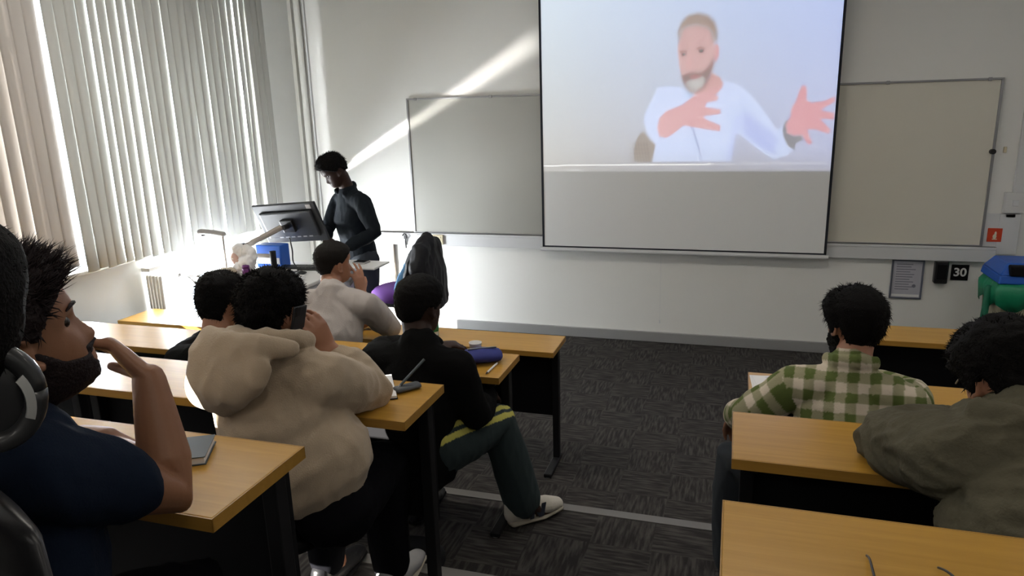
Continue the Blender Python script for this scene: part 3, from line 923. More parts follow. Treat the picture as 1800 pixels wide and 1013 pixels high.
# purple swivel chair with a coat over its back
def swivel_chair():
    t = thing('swivel_chair', 'purple cushioned swivel chair between the lectern and the wall', 'chair', (-2.40, -0.98, 0.0))
    b = new(); ring_tube(b, [(0, 0, 0.555), (0, 0, 0.60), (0, 0, 0.625)], [(0.225, 0.215), (0.245, 0.235), (0.22, 0.21)], lateral=(1, 0, 0), seg=32, cap=0.12); obj('seat', b, M['purple'], t, smooth=True)
    b = new(); box(b, (-0.17, -0.15, 0.50), (0.17, 0.15, 0.54)); obj('seat_pan', b, M['black_plastic'], t, bevel=0.012)
    b = new(); cyl(b, (0, 0, 0.10), (0, 0, 0.51), 0.030); cyl(b, (0, 0, 0.08), (0, 0, 0.30), 0.042); obj('gas_post', b, M['black_metal'], t)
    b = new(); ring_tube(b, [(0.15, 0, 0.52), (0.20, 0, 0.54), (0.195, 0, 0.66)], [(0.03, 0.01)] * 3, lateral=(0, 1, 0)); obj('back_bracket', b, M['black_metal'], t, smooth=True)
    b = new(); ring_tube(b, [(0.175, 0, 0.66), (0.20, 0, 0.78), (0.20, 0, 0.87)], [(0.13, 0.028), (0.15, 0.03), (0.12, 0.026)], lateral=(0, 1, 0), seg=26); obj('backrest', b, M['purple'], t, smooth=True)
    b = new(); pts = [(0.19 * math.cos(a), 0.19 * math.sin(a), 0.26) for a in np.linspace(0, 2 * PI, 25)]
    ring_tube(b, pts, [0.010] * 25, caps=False, seg=8); obj('foot_ring', b, M['alu'], t, smooth=True)
    b = new()
    for k_ in range(3):
        a = k_ * 2 * PI / 3; cyl(b, (0.03 * math.cos(a), 0.03 * math.sin(a), 0.26), (0.19 * math.cos(a), 0.19 * math.sin(a), 0.26), 0.006)
    obj('ring_spoke', b, M['alu'], t)
    for k_ in range(5):
        a = k_ * 2 * PI / 5 + 0.3
        b = new(); ring_tube(b, [(0, 0, 0.10), (0.27 * math.cos(a), 0.27 * math.sin(a), 0.07)], [0.024, 0.015], seg=10); lg = obj('leg', b, M['black_metal'], t, smooth=True)
        b = new(); cyl(b, (0.27 * math.cos(a) - 0.012, 0.27 * math.sin(a), 0.027), (0.27 * math.cos(a) + 0.012, 0.27 * math.sin(a), 0.027), 0.026); obj('castor', b, M['black_plastic'], lg)
    return t
swivel_chair()
def draped_coat():
    b = new()
    ring_tube(b, [(-2.185, -1.167, 0.805), (-2.175, -1.099, 0.930), (-2.175, -0.980, 0.975), (-2.175, -0.878, 0.930), (-2.185, -0.810, 0.805)], [(0.05, 0.07), (0.06, 0.08), (0.062, 0.08), (0.06, 0.08), (0.05, 0.07)], lateral=(1, 0, 0), seg=16)
    ring_tube(b, [(-2.165, -0.980, 0.925), (-2.140, -0.980, 0.745), (-2.120, -0.980, 0.525)], [(0.16, 0.05), (0.19, 0.055), (0.20, 0.05)], lateral=(0, 1, 0), seg=24)
    ring_tube(b, [(-2.230, -1.099, 0.915), (-2.270, -1.116, 0.765), (-2.290, -1.124, 0.625)], [(0.06, 0.03), (0.08, 0.035), (0.06, 0.03)], lateral=(0, 1, 0), seg=16)
    ring_tube(b, [(-2.230, -0.861, 0.915), (-2.270, -0.844, 0.765), (-2.290, -0.844, 0.625)], [(0.06, 0.03), (0.08, 0.035), (0.06, 0.03)], lateral=(0, 1, 0), seg=16)
    me = fuse(b, 0.009, 3)
    folds(me, 0.010, 9, 3.0, wrinkle=0.004)
    t = thing('draped_coat', 'black coat with pale blue lining draped over the purple chair back', 'coat', (-2.180, -0.980, 0.845))
    put('coat_shell', me, M['coat'], t)
    b = new(); ring_tube(b, [(-2.255, -1.133, 0.875), (-2.300, -1.141, 0.745), (-2.335, -1.150, 0.635)], [(0.022, 0.012), (0.05, 0.014), (0.058, 0.012)], lateral=(1, 0.35, 0), seg=16)
    me = fuse(b, 0.006, 2); folds(me, 0.004, 16, 1.0); put('blue_lining', me, M['light_blue'], t)
draped_coat()

# ------------------------------------------------------------------ lectern and what lies on it
def lectern():
    t = thing('teaching_lectern', 'white topped teaching lectern crowded with cables beside the standing man', 'lectern', (-3.02, -1.60, 0))
    b = new(); box(b, (-0.46, -0.33, 0.845), (0.42, 0.32, 0.870)); obj('table_top', b, M['white_plastic'], t, bevel=0.006)
    b = new(); box(b, (0.30, 0.12, 0.872), (0.66, 0.36, 0.888)); tr = obj('side_tray', b, M['white_plastic'], t, bevel=0.006)
    b = new(); cyl(b, (0.36, 0.24, 0.70), (0.50, 0.24, 0.872), 0.012); obj('tray_strut', b, M['grey_plastic'], tr)
    b = new()
    box(b, (-0.42, -0.30, 0.10), (-0.40, 0.28, 0.845)); box(b, (0.37, -0.30, 0.10), (0.39, 0.28, 0.845)); box(b, (-0.42, 0.27, 0.10), (0.39, 0.29, 0.845))
    box(b, (-0.42, -0.30, 0.10), (0.39, 0.28, 0.12))
    obj('cabinet', b, M['white_plastic'], t, bevel=0.003)
    for z in (0.38, 0.64):
        b = new(); box(b, (-0.40, -0.29, z), (0.37, 0.27, z + 0.015)); obj('shelf', b, M['grey_plastic'], t)
    b = new(); box(b, (-0.38, -0.27, 0.40), (0.35, 0.10, 0.52)); un = obj('equipment_unit', b, M['grey_plastic'], t, bevel=0.004)
    b = new()
    for i in range(8): box(b, (-0.34 + i * 0.085, -0.275, 0.42), (-0.28 + i * 0.085, -0.269, 0.50))
    obj('vent_slots', b, M['black_plastic'], un)
    for x in (-0.38, 0.35):
        for y in (-0.26, 0.24):
            b = new(); cyl(b, (x - 0.012, y, 0.045), (x + 0.012, y, 0.045), 0.045); cyl(b, (x, y, 0.06), (x, y, 0.10), 0.014); obj('castor', b, M['black_plastic'], t)
    b = new(); ring_tube(b, [(-0.46, -0.30, 0.882), (-0.61, -0.30, 0.888)], [(0.018, 0.010)] * 2, lateral=(0, 1, 0)); box(b, (-0.645, -0.33, 0.874), (-0.60, -0.27, 0.90)); fl = obj('flap_arm', b, M['grey_plastic'], t, bevel=0.002)
    b = new(); cyl(b, (-0.56, -0.30, 0.882), (-0.43, -0.31, 0.79), 0.006); cyl(b, (-0.50, -0.30, 0.84), (-0.40, -0.31, 0.74), 0.010); obj('flap_strut', b, M['grey_plastic'], fl)
lectern()

def monitor():
    t = thing('monitor', 'black flat monitor seen from behind on a swing arm', 'monitor', (-3.08, -1.36, 0.87))
    mm = Matrix.Translation((0, 0.0, 0.30)) @ Matrix.Rotation(math.radians(-4), 4, 'Y') @ Matrix.Rotation(math.radians(24), 4, 'X') @ Matrix.Rotation(math.radians(0), 4, 'Z')
    w, h = 0.262, 0.162
    b = new(); box(b, (-w, -0.004, -h), (w, 0.020, h), mm); obj('screen_shell', b, M['monitor'], t, bevel=0.006)
    b = new(); box(b, (-w + 0.045, -0.026, -h + 0.05), (w - 0.04, -0.003, h - 0.055), mm); bk = obj('rear_housing', b, M['monitor'], t, bevel=0.012)
    b = new(); box(b, (-w + 0.012, 0.0195, -h + 0.012), (w - 0.012, 0.0215, h - 0.012), mm); obj('display', b, M['black_plastic'], t)
    b = new(); box(b, (-0.03, -0.034, 0.012), (0.03, -0.025, 0.042), mm); obj('badge_plate', b, M['grey_plastic'], bk, bevel=0.002)
    b = new(); box(b, (w - 0.075, -0.0065, h - 0.046), (w - 0.035, -0.003, h - 0.014), mm); obj('sticker', b, M['grey_plastic'], t)
    b = new()
    for i in range(6): box(b, (-0.12 + i * 0.05, -0.0275, -h + 0.056), (-0.09 + i * 0.05, -0.0255, -h + 0.066), mm)
    obj('port_labels', b, M['grey_plastic'], bk)
    b = new(); box(b, (-0.05, -0.05, -0.05), (0.05, -0.026, 0.05), mm); cyl(b, mm @ V((0, -0.04, 0)), (0.0, -0.10, 0.28), 0.018); obj('swivel_mount', b, M['black_plastic'], t, bevel=0.004)
    b = new(); ring_tube(b, [(-0.01, -0.11, 0.285), (-0.23, -0.25, 0.165)], [(0.013, 0.020)] * 2, lateral=(0.5, -0.8, 0), seg=12); obj('upper_arm', b, M['beige_metal'], t, smooth=True)
    b = new(); cyl(b, (-0.235, -0.25, 0.10), (-0.235, -0.25, 0.19), 0.026); obj('arm_joint', b, M['black_plastic'], t)
    b = new(); ring_tube(b, [(-0.235, -0.25, 0.105), (-0.02, -0.22, 0.10)], [(0.018, 0.015)] * 2, lateral=(0, 1, 0), seg=12); obj('lower_arm', b, M['beige_metal'], t, smooth=True)
    b = new(); cyl(b, (-0.02, -0.22, 0.0), (-0.02, -0.22, 0.135), 0.022); box(b, (-0.06, -0.27, 0.0), (0.02, -0.18, 0.012)); obj('arm_post', b, M['black_metal'], t, bevel=0.002)
    b = new(); curve_wire(b, [(0.02, -0.06, 0.20), (0.06, -0.10, 0.12), (0.10, -0.16, 0.05), (0.16, -0.20, 0.01)], 0.005)
    obj('video_cable', b, M['black_plastic'], t, smooth=True)
monitor()

def visualiser():
    t = thing('document_camera', 'grey document camera on a thin post at the left of the lectern', 'document camera', (-3.40, -1.78, 0.87))
    b = new(); box(b, (-0.07, -0.06, 0.0), (0.08, 0.07, 0.03)); obj('base', b, M['white_plastic'], t, bevel=0.008)
    b = new(); cyl(b, (0.06, 0, 0.03), (0.06, 0, 0.275), 0.006); obj('post', b, M['beige_metal'], t)
    b = new(); ring_tube(b, [(0.065, 0, 0.285), (-0.02, 0, 0.295), (-0.12, 0, 0.298)], [(0.022, 0.017), (0.024, 0.019), (0.024, 0.020)], lateral=(0, 1, 0), seg=14); hd = obj('camera_head', b, M['grey_plastic'], t, smooth=True)
    b = new(); cyl(b, (-0.10, 0, 0.272), (-0.10, 0, 0.284), 0.013); obj('lens', b, M['black_plastic'], hd)
visualiser()

def tissue_heap():
    t = thing('tissue_pack', 'crumpled white and pink tissue packet standing on the lectern', 'tissues', (-3.20, -1.78, 0.87))
    b = new(); ball(b, (0.0, 0, 0.06), (0.065, 0.05, 0.07)); ball(b, (0.03, 0.02, 0.13), (0.05, 0.04, 0.07)); ball(b, (-0.03, 0, 0.15), (0.045, 0.04, 0.06)); ball(b, (0.045, -0.02, 0.09), (0.04, 0.04, 0.05))
    me = fuse(b, 0.007, 1); me.transform(Matrix.Translation(t.location)); folds(me, 0.014, 16, 2.0, (1, 1, 1), wrinkle=0.008); put('tissues', me, M['paper'], t)
    b = new(); ball(b, (-0.035, -0.035, 0.125), (0.030, 0.018, 0.040)); me = fuse(b, 0.005, 1); me.transform(Matrix.Translation(t.location)); folds(me, 0.004, 22, 4.0, (1, 1, 1)); put('pink_wrapper', me, mat('pale_pink_plastic', (0.62, 0.42, 0.36), 0.5), t)
tissue_heap()
def pouch():
    b = new(); ball(b, (-3.27, -1.86, 0.905), (0.065, 0.045, 0.036)); me = fuse(b, 0.006, 1); folds(me, 0.006, 20, 6.0)
    t = thing('cloth_pouch', 'small beige cloth pouch beside the purple tub on the lectern', 'pouch', (-3.27, -1.86, 0.872)); put('pouch_body', me, mat('beige_cloth', (0.45, 0.40, 0.32), 0.9), t)
pouch()
t = thing('purple_tub', 'small purple tub among the papers on the lectern', 'tub', (-3.135, -1.84, 0.87))
b = new(); lathe(b, [(0.022, 0), (0.026, 0.01), (0.027, 0.06), (0.022, 0.07)]); obj('tub_body', b, M['purple2'], t, smooth=True)
b = new(); lathe(b, [(0.024, 0.07), (0.024, 0.086), (0.015, 0.09), (0.0, 0.091)]); obj('lid', b, M['purple2'], t, smooth=True)
t = thing('blue_crate', 'bright blue plastic crate behind the monitor arm', 'crate', (-3.17, -1.48, 0.87))
b = new(); box(b, (-0.11, -0.05, 0.0), (0.10, 0.06, 0.165)); obj('crate_body', b, M['blue'], t, bevel=0.008)
b = new(); box(b, (-0.095, -0.054, 0.03), (0.085, -0.049, 0.075)); obj('crate_label', b, M['paper'], t)
t = thing('keyboard', 'black keyboard lying on the lectern by the standing man', 'keyboard', (-2.92, -1.52, 0.871), 0.15)
b = new(); box(b, (-0.16, -0.06, 0), (0.16, 0.06, 0.016)); kb = obj('key_bed', b, M['black_plastic'], t, bevel=0.004)
b = new()
for i in range(13):
    for j in range(4): box(b, (-0.15 + i * 0.0232, -0.05 + j * 0.025, 0.016), (-0.131 + i * 0.0232, -0.029 + j * 0.025, 0.021))
obj('keys', b, M['black_plastic'], kb)
t = thing('computer_mouse', 'black mouse in front of the keyboard on the lectern', 'mouse', (-2.80, -1.70, 0.871))
b = new(); ring_tube(b, [(0, -0.03, 0.012), (0, 0.0, 0.015), (0, 0.03, 0.012)], [(0.022, 0.010), (0.028, 0.015), (0.024, 0.011)], lateral=(1, 0, 0)); obj('mouse_body', b, M['black_plastic'], t, smooth=True)
b = new(); cyl(b, (-0.003, 0.02, 0.024), (0.003, 0.02, 0.024), 0.006); obj('wheel', b, M['grey_plastic'], t)
def adapter(x, y, lab, rz):
    t = thing('power_adapter', lab, 'power adapter', (x, y, 0.871), rz, 'black power bricks on the lectern')
    b = new(); box(b, (-0.055, -0.024, 0), (0.055, 0.024, 0.03)); obj('brick', b, M['black_plastic'], t, bevel=0.006)
    b = new(); curve_wire(b, [(0.055, 0, 0.012), (0.10, 0.03, 0.006), (0.13, -0.02, 0.006), (0.18, 0.01, 0.008)], 0.004); obj('cord', b, M['black_plastic'], t, smooth=True)
adapter(-3.04, -1.70, 'black power brick with its cord, on the lectern under the monitor', 0.4)
adapter(-2.95, -1.82, 'black power brick nearest the edge of the lectern, by the paper stack', -0.3)
def cable(lab, pts, r=0.005):
    pts = [V(p) for p in pts]
    t = thing('loose_cable', lab, 'cable', pts[0])
    b = new(); curve_wire(b, [p - pts[0] for p in pts], r); obj('wire', b, M['black_plastic'], t, smooth=True)
cable('black cable looping round the monitor arm', [(-3.31, -1.66, 0.92), (-3.33, -1.70, 0.99), (-3.28, -1.73, 0.935), (-3.18, -1.74, 0.905), (-3.08, -1.76, 0.89), (-3.02, -1.84, 0.878)])
cable('thin black cable trailing over the lectern to the grey sweater man', [(-2.98, -1.60, 0.876), (-2.88, -1.66, 0.878), (-2.80, -1.78, 0.88), (-2.70, -1.86, 0.876)], 0.004)
cable('black cable coiled in the middle of the lectern', [(-3.12, -1.80, 0.876), (-3.02, -1.62, 0.90), (-2.94, -1.70, 0.876), (-3.02, -1.78, 0.90), (-3.08, -1.70, 0.876), (-2.98, -1.60, 0.876)], 0.005)
for i, (x, y, z, rz, w, d, h, lab) in enumerate([
        (-2.86, -1.86, 0.871, 0.1, 0.15, 0.07, 0.022, 'stack of white papers on the lectern edge by the seated man in grey'),
        (-3.06, -1.60, 0.871, -0.2, 0.14, 0.10, 0.010, 'white sheets lying under the monitor'),
        (-2.78, -1.38, 0.871, 0.2, 0.10, 0.07, 0.008, 'white sheets by the hands of the standing man')]):
    t = thing('paper_stack', lab, 'papers', (x, y, z), rz, 'paper piles on the lectern')
    for k_ in range(2 if h > 0.009 else 1):
        b = new(); box(b, (-w, -d, k_ * h / 2), (w, d, k_ * h / 2 + h / 2 - 0.0006), Matrix.Rotation(0.06 * k_, 4, 'Z')); obj('sheets', b, M['paper'], t)
t = thing('tablet_stand', 'dark tablet resting on the white tray beside the standing man', 'tablet', (-2.54, -1.34, 0.889))
b = new(); box(b, (-0.05, -0.04, 0), (0.05, 0.05, 0.012)); obj('tablet_body', b, M['grey_plastic'], t, bevel=0.003)
b = new(); box(b, (-0.045, -0.035, 0.012), (0.045, 0.045, 0.0135)); obj('tablet_glass', b, M['black_plastic'], t)

# ------------------------------------------------------------------ small things on the desks
def flat_book(name, lab, cat, loc, rz, w, d, h, cover, page):
    t = thing(name, lab, cat, loc, rz)
    b = new(); box(b, (-w, -d, 0.0), (w, d, 0.002)); box(b, (-w, -d, h - 0.002), (w, d, h)); box(b, (-w, -d, 0), (-w + 0.003, d, h)); obj('cover', b, cover, t)
    b = new(); box(b, (-w + 0.003, -d + 0.003, 0.002), (w - 0.003, d - 0.003, h - 0.002)); obj('pages', b, page, t)
    return t
flat_book('small_book', 'small grey covered book on the nearest left desk beside the elbow', 'book', (-1.045, -4.705, T3 + 0.7205), 0.5, 0.036, 0.052, 0.018, mat('slate_cover', (0.05, 0.07, 0.085), 0.5), M['paper'])
t = thing('notebook', 'open white notebook by the beige hoodie sleeve on the third row desk', 'notebook', (-1.035, -3.96, T2 + 0.7205), 0.55)
b = new(); box(b, (-0.065, -0.095, 0), (0.065, 0.095, 0.003)); obj('cover', b, M['black'], t)
b = new(); box(b, (-0.063, -0.093, 0.003), (0.063, 0.093, 0.010)); obj('pages', b, M['paper'], t)
t = thing('spectacle_case', 'dark grey case with a pen leaning on it beside the notebook', 'case', (-0.93, -3.93, T2 + 0.7205), 0.9)
b = new(); ring_tube(b, [(-0.04, 0, 0.009), (0.03, 0, 0.009)], [(0.022, 0.009), (0.022, 0.009)], lateral=(0, 1, 0)); obj('case_body', b, mat('slate_plastic', (0.06, 0.07, 0.08), 0.5), t, smooth=True)
def pen(lab, a, b_, m, tip):
    a, b_ = V(a), V(b_)
    t = thing('pen', lab, 'pen', a)
    d = b_ - a
    b = new(); cyl(b, d * 0.12, d, 0.0042, seg=10); obj('barrel', b, m, t)
    b = new(); cyl(b, (0, 0, 0), d * 0.12, 0.001, 0.0042, seg=10); obj('tip', b, tip, t)
pen('dark pen propped up beside the notebook', (-0.955, -3.96, T2 + 0.732), (-0.90, -3.87, T2 + 0.80), mat('slate_pen', (0.07, 0.09, 0.10), 0.3), M['alu'])
def pencil_case():
    t = thing('pencil_case', 'navy blue pencil case beside the black sweatshirt on the second row', 'pencil case', (-0.965, -3.17, T1 + 0.7205), 0.5)
    b = new(); ring_tube(b, [(-0.06, 0, 0.028), (0.0, 0, 0.030), (0.06, 0, 0.026)], [(0.055, 0.026), (0.060, 0.029), (0.055, 0.025)], lateral=(0, 1, 0), seg=20); obj('case_body', b, M['navy_case'], t, smooth=True)
    b = new(); box(b, (-0.06, -0.004, 0.056), (0.06, 0.004, 0.0605)); obj('zip', b, M['alu'], t)
pencil_case()
pen('short white capped pen right of the navy pencil case', (-0.90, -3.315, T1 + 0.7255), (-0.895, -3.19, T1 + 0.7255), M['white_plastic'], M['black_plastic'])
t = thing('white_cup', 'small white cup behind the navy pencil case', 'cup', (-1.02, -3.10, T1 + 0.7205))
b = new(); lathe(b, [(0.020, 0), (0.027, 0.055), (0.0285, 0.057), (0.025, 0.055), (0.018, 0.004), (0, 0.004)]); obj('cup_body', b, M['white_plastic'], t, smooth=True)
t = thing('water_bottle', 'clear bottle with a green label on the front desk beside a dark head', 'bottle', (-1.555, -2.33, 0.7205))
b = new(); lathe(b, [(0.026, 0), (0.028, 0.01), (0.028, 0.11), (0.012, 0.15), (0.012, 0.165), (0, 0.165)]); obj('bottle_body', b, mat('bottle_plastic', (0.75, 0.8, 0.8), 0.15, trans=0.6), t, smooth=True)
b = new(); lathe(b, [(0.0286, 0.03), (0.0286, 0.075)]); obj('bottle_label', b, M['green_bag'], t, smooth=True)
b = new(); lathe(b, [(0.014, 0.155), (0.014, 0.172), (0, 0.174)]); obj('bottle_cap', b, M['grey_plastic'], t, smooth=True)
t = thing('open_papers', 'open white papers on the desk by the checked sleeve', 'papers', (0.20, -3.17, T1 + 0.7205), 0.06)
for k_ in range(3):
    b = new(); box(b, (-0.105 + 0.008 * k_, -0.10 - 0.004 * k_, 0.0012 * k_), (0.09 + 0.006 * k_, 0.09, 0.0012 * k_ + 0.0009), Matrix.Rotation(0.05 * k_, 4, 'Z')); pp = obj('sheet', b, M['paper'], t)
b = new()
for i in range(9): box(b, (-0.05, -0.07 + i * 0.017, 0.00335), (0.07 - 0.02 * (i % 3), -0.066 + i * 0.017, 0.00345))
obj('print', b, mat('pale_print', (0.45, 0.47, 0.55), 0.8), t)
def spectacles():
    t = thing('spectacles', 'thin black spectacles lying on the bottom right desk, arms pointing away', 'spectacles', (0.268, -4.86, T3 + 0.7205))
    b = new()
    for sx in (-1, 1):
        pts = [(sx * 0.033 + 0.024 * math.cos(a), 0.0, 0.022 + 0.018 * math.sin(a)) for a in np.linspace(0, 2 * PI, 25)]
        ring_tube(b, pts, [0.0018] * 25, caps=False, seg=8)
    ring_tube(b, [(-0.009, 0, 0.028), (0, 0, 0.031), (0.009, 0, 0.028)], [0.0018] * 3, seg=8)
    obj('rim', b, M['black_plastic'], t, smooth=True)
    for sx in (-1, 1):
        b = new(); ball(b, (sx * 0.033, 0, 0.022), (0.022, 0.001, 0.016)); obj('lens', b, M['lens'], t, smooth=True)
    tw = [((-0.057, 0.0, 0.030), (-0.054, 0.07, 0.024), (-0.051, 0.105, 0.015), (-0.050, 0.130, 0.004)), ((0.057, 0.0, 0.030), (0.056, 0.06, 0.024), (0.050, 0.10, 0.015), (0.045, 0.125, 0.004))]
    for q in tw:
        b = new(); curve_wire(b, q, 0.0019, sub=5); obj('temple', b, M['black_plastic'], t, smooth=True)
spectacles()

# ------------------------------------------------------------------ recycling bin on the right
def recycling_bin():
    t = thing('recycling_bin', 'recycling bin with blue lid and green liner at the right edge', 'bin', (1.885, -0.42, 0.0))
    def frus(bm, z0, z1, a0, a1, d0, d1, th=None):
        vs = []
        for z, a, d in ((z0, a0, d0), (z1, a1, d1)):
            vs.append([bm.verts.new((x * a, y * d, z)) for x, y in ((-1, -1), (1, -1), (1, 1), (-1, 1))])
        for j in range(4): bm.faces.new((vs[0][j], vs[0][(j + 1) % 4], vs[1][(j + 1) % 4], vs[1][j]))
        bm.faces.new(list(reversed(vs[0]))); bm.faces.new(vs[1])
    b = new(); frus(b, 0.03, 0.62, 0.17, 0.20, 0.15, 0.17); obj('bin_body', b, M['cream'], t, bevel=0.015)
    b = new(); box(b, (-0.15, -0.156, 0.2), (0.13, -0.15, 0.50), Matrix.Rotation(-0.03, 4, 'X')); obj('front_label', b, mat('bin_poster', (0.52, 0.53, 0.50), 0.6), t)
    b = new()
    n = 40
    r0, r1, r2 = [], [], []
    for j in range(n):
        a = 2 * PI * j / n
        sx = max(-1, min(1, 1.35 * math.cos(a))); sy = max(-1, min(1, 1.35 * math.sin(a)))
        w = 1 + 0.04 * math.sin(j * 2.3)
        r0.append(b.verts.new((sx * 0.20 * w, sy * 0.175 * w, 0.755))); r1.append(b.verts.new((sx * 0.232 * w, sy * 0.20 * w, 0.70))); r2.append(b.verts.new((sx * 0.222 * w, sy * 0.192 * w, 0.585 + 0.03 * math.sin(j * 1.1))))
    for A, B in ((r0, r1), (r1, r2)):
        for j in range(n): b.faces.new((A[j], A[(j + 1) % n], B[(j + 1) % n], B[j]))
    li = obj('bin_liner', b, M['green_bag'], t, smooth=True); sd = li.modifiers.new('t', 'SOLIDIFY'); sd.thickness = 0.003
    b = new(); frus(b, 0.62, 0.80, 0.205, 0.20, 0.172, 0.165)
    frus(b, 0.745, 0.80, 0.222, 0.214, 0.19, 0.18); frus(b, 0.80, 0.875, 0.214, 0.165, 0.18, 0.13)
    ld = obj('lid', b, M['blue'], t, bevel=0.008)
    b = new(); box(b, (-0.165, -0.198, 0.800), (0.19, -0.09, 0.866), None); obj('flap_opening', b, M['black'], ld, bevel=0.01)
    for sx in (-1, 1):
        b = new(); ring_tube(b, [(sx * 0.245, -0.10, 0.70), (sx * 0.262, -0.12, 0.35), (sx * 0.28, -0.13, 0.004)], [(0.022, 0.018)] * 3, lateral=(1, 0, 0), seg=10); obj('side_frame', b, mat('green_frame', srgb(10, 110, 80), 0.5), t, smooth=True)
recycling_bin()

# ------------------------------------------------------------------ people
HZ = np.array([-.118, -.112, -.10, -.085, -.07, -.055, -.04, -.02, 0, .02, .04, .06, .08, .095, .108, .115])
HF = np.array([.040, .062, .080, .086, .086, .086, .085, .082, .080, .090, .092, .088, .073, .055, .030, .004])
HB = np.array([.000, .010, .025, .038, .052, .068, .080, .092, .098, .101, .101, .097, .085, .068, .040, .004])
HW = np.array([.012, .026, .038, .049, .056, .061, .066, .070, .073, .075, .076, .073, .064, .052, .032, .004])

def head_point(z, th, off=0.0):
    """local point of the skull surface; th = 0 at the face, + towards the right ear"""
    F, B, W_ = np.interp(z, HZ, HF), np.interp(z, HZ, HB), np.interp(z, HZ, HW)
    c, s = math.cos(th), math.sin(th)
    y = (F if c > 0 else B) * c
    x = W_ * math.copysign(abs(s) ** 0.9, s)
    if c > 0.2:
        g = lambda v, m_, w: math.exp(-((v - m_) / w) ** 2)
        if abs(x) < 0.04:
            pr = np.interp(z, [-.056, -.048, -.036, -.015, .012, .03], [0, .013, .023, .014, .004, 0])
            y += pr * g(x, 0, .0115 + 0.004 * g(z, -.04, .012))
        y -= 0.013 * g(abs(x), .031, .014) * g(z, .008, .012)
        y += 0.004 * g(abs(x), .028, .022) * g(z, .026, .007)
        y += 0.007 * g(x, 0, .022) * (g(z, -.064, .0045) + g(z, -.076, .0055))
        y += 0.004 * g(x, 0, .020) * g(z, -.098, .012)
        y += 0.003 * g(abs(x), .042, .02) * g(z, -.03, .018)
    p = V((x, y - 0.005, z))
    if off:
        cz = V((0, -0.005, 0.01))
        d = (p - cz)
        d.normalize()
        p = p + d * off
    return p

def head_mesh(bm, Mx, s=1.0, ears=True):
    nth, nz = 56, 60
    zs = np.concatenate([np.linspace(-.118, .095, nz), [.102, .108, .112, .115]])
    rings = []
    for z in zs:
        rings.append([bm.verts.new(Mx @ (head_point(z, 2 * PI * j / nth) * s)) for j in range(nth)])
    for A, B in zip(rings[:-1], rings[1:]):
        for j in range(nth):
            bm.faces.new((A[j], B[j], B[(j + 1) % nth], A[(j + 1) % nth]))
    bm.faces.new(rings[0]); bm.faces.new(list(reversed(rings[-1])))
    if ears:
        for sx in (-1, 1):
            pts = []
            for k_ in range(11):
                a = math.radians(-130 + 26 * k_)
                pts.append(Mx @ (V((sx * (0.077 + 0.006 * math.cos(a * 0.5)), -0.012 - 0.014 * math.cos(a) * 1.0, -0.008 + 0.026 * math.sin(a))) * s))
            ring_tube(bm, pts, [0.0055 * s] * 11, seg=8)
            ball(bm, Mx @ (V((sx * 0.073, -0.008, -0.008)) * s), (0.009 * s, 0.010 * s, 0.018 * s), seg=12)
            ball(bm, Mx @ (V((sx * 0.075, 0.000, -0.034)) * s), 0.008 * s, seg=10)

def frame_from(center, face_dir, up=(0, 0, 1), roll=0.0):
    f = V(face_dir).normalized()
    r = f.cross(V(up)).normalized()
    u = r.cross(f)
    m = Matrix((r, f, u)).transposed().to_4x4()
    if roll:
        m = m @ Matrix.Rotation(roll, 4, 'Y')
    return Matrix.Translation(V(center)) @ m

def hairline(th, style):
    """lowest z that carries hair at angle th (0 = face)"""
    a = abs((th + PI) % (2 * PI) - PI)
    return float(np.interp(math.degrees(a), [0, 35, 60, 78, 92, 108, 130, 180], style))
STYLE_STD = [.078, .074, .052, .000, -.015, .012, -.052, -.070]
STYLE_LONG = [.070, .062, .040, -.012, -.030, .005, -.068, -.086]

def hair_mesh(Mx, s, thick, style, noise_amp=0.006, noise_sc=45, seed=0.0):
    """thick(z, th) -> thickness of the hair over the skull"""
    bm = new()
    nth, nz = 84, 62
    zs = np.concatenate([np.linspace(-.10, .10, nz), [.106, .111, .115]])
    rings = []
    for z in zs:
        row = []
        for j in range(nth):
            th = 2 * PI * j / nth
            hz = hairline(th, style)
            m_ = max(0.0, min(1.0, (z - hz) / 0.012 + 0.5))
            m_ = m_ * m_ * (3 - 2 * m_)
            t_ = thick(z, th)
            p = head_point(z, th)
            n_ = noise.noise(p * noise_sc + V((seed, 0, 0)))
            n2 = noise.noise(p * noise_sc * 2.7 + V((seed, 3, 0)))
            off = (t_ + noise_amp * n_ + noise_amp * 0.6 * n2) * m_ - 0.009 * (1 - m_)
            row.append(bm.verts.new(Mx @ (head_point(z, th, off) * s)))
        rings.append(row)
    for A, B in zip(rings[:-1], rings[1:]):
        for j in range(nth):
            bm.faces.new((A[j], B[j], B[(j + 1) % nth], A[(j + 1) % nth]))
    bm.faces.new(rings[0]); bm.faces.new(list(reversed(rings[-1])))
    return bm

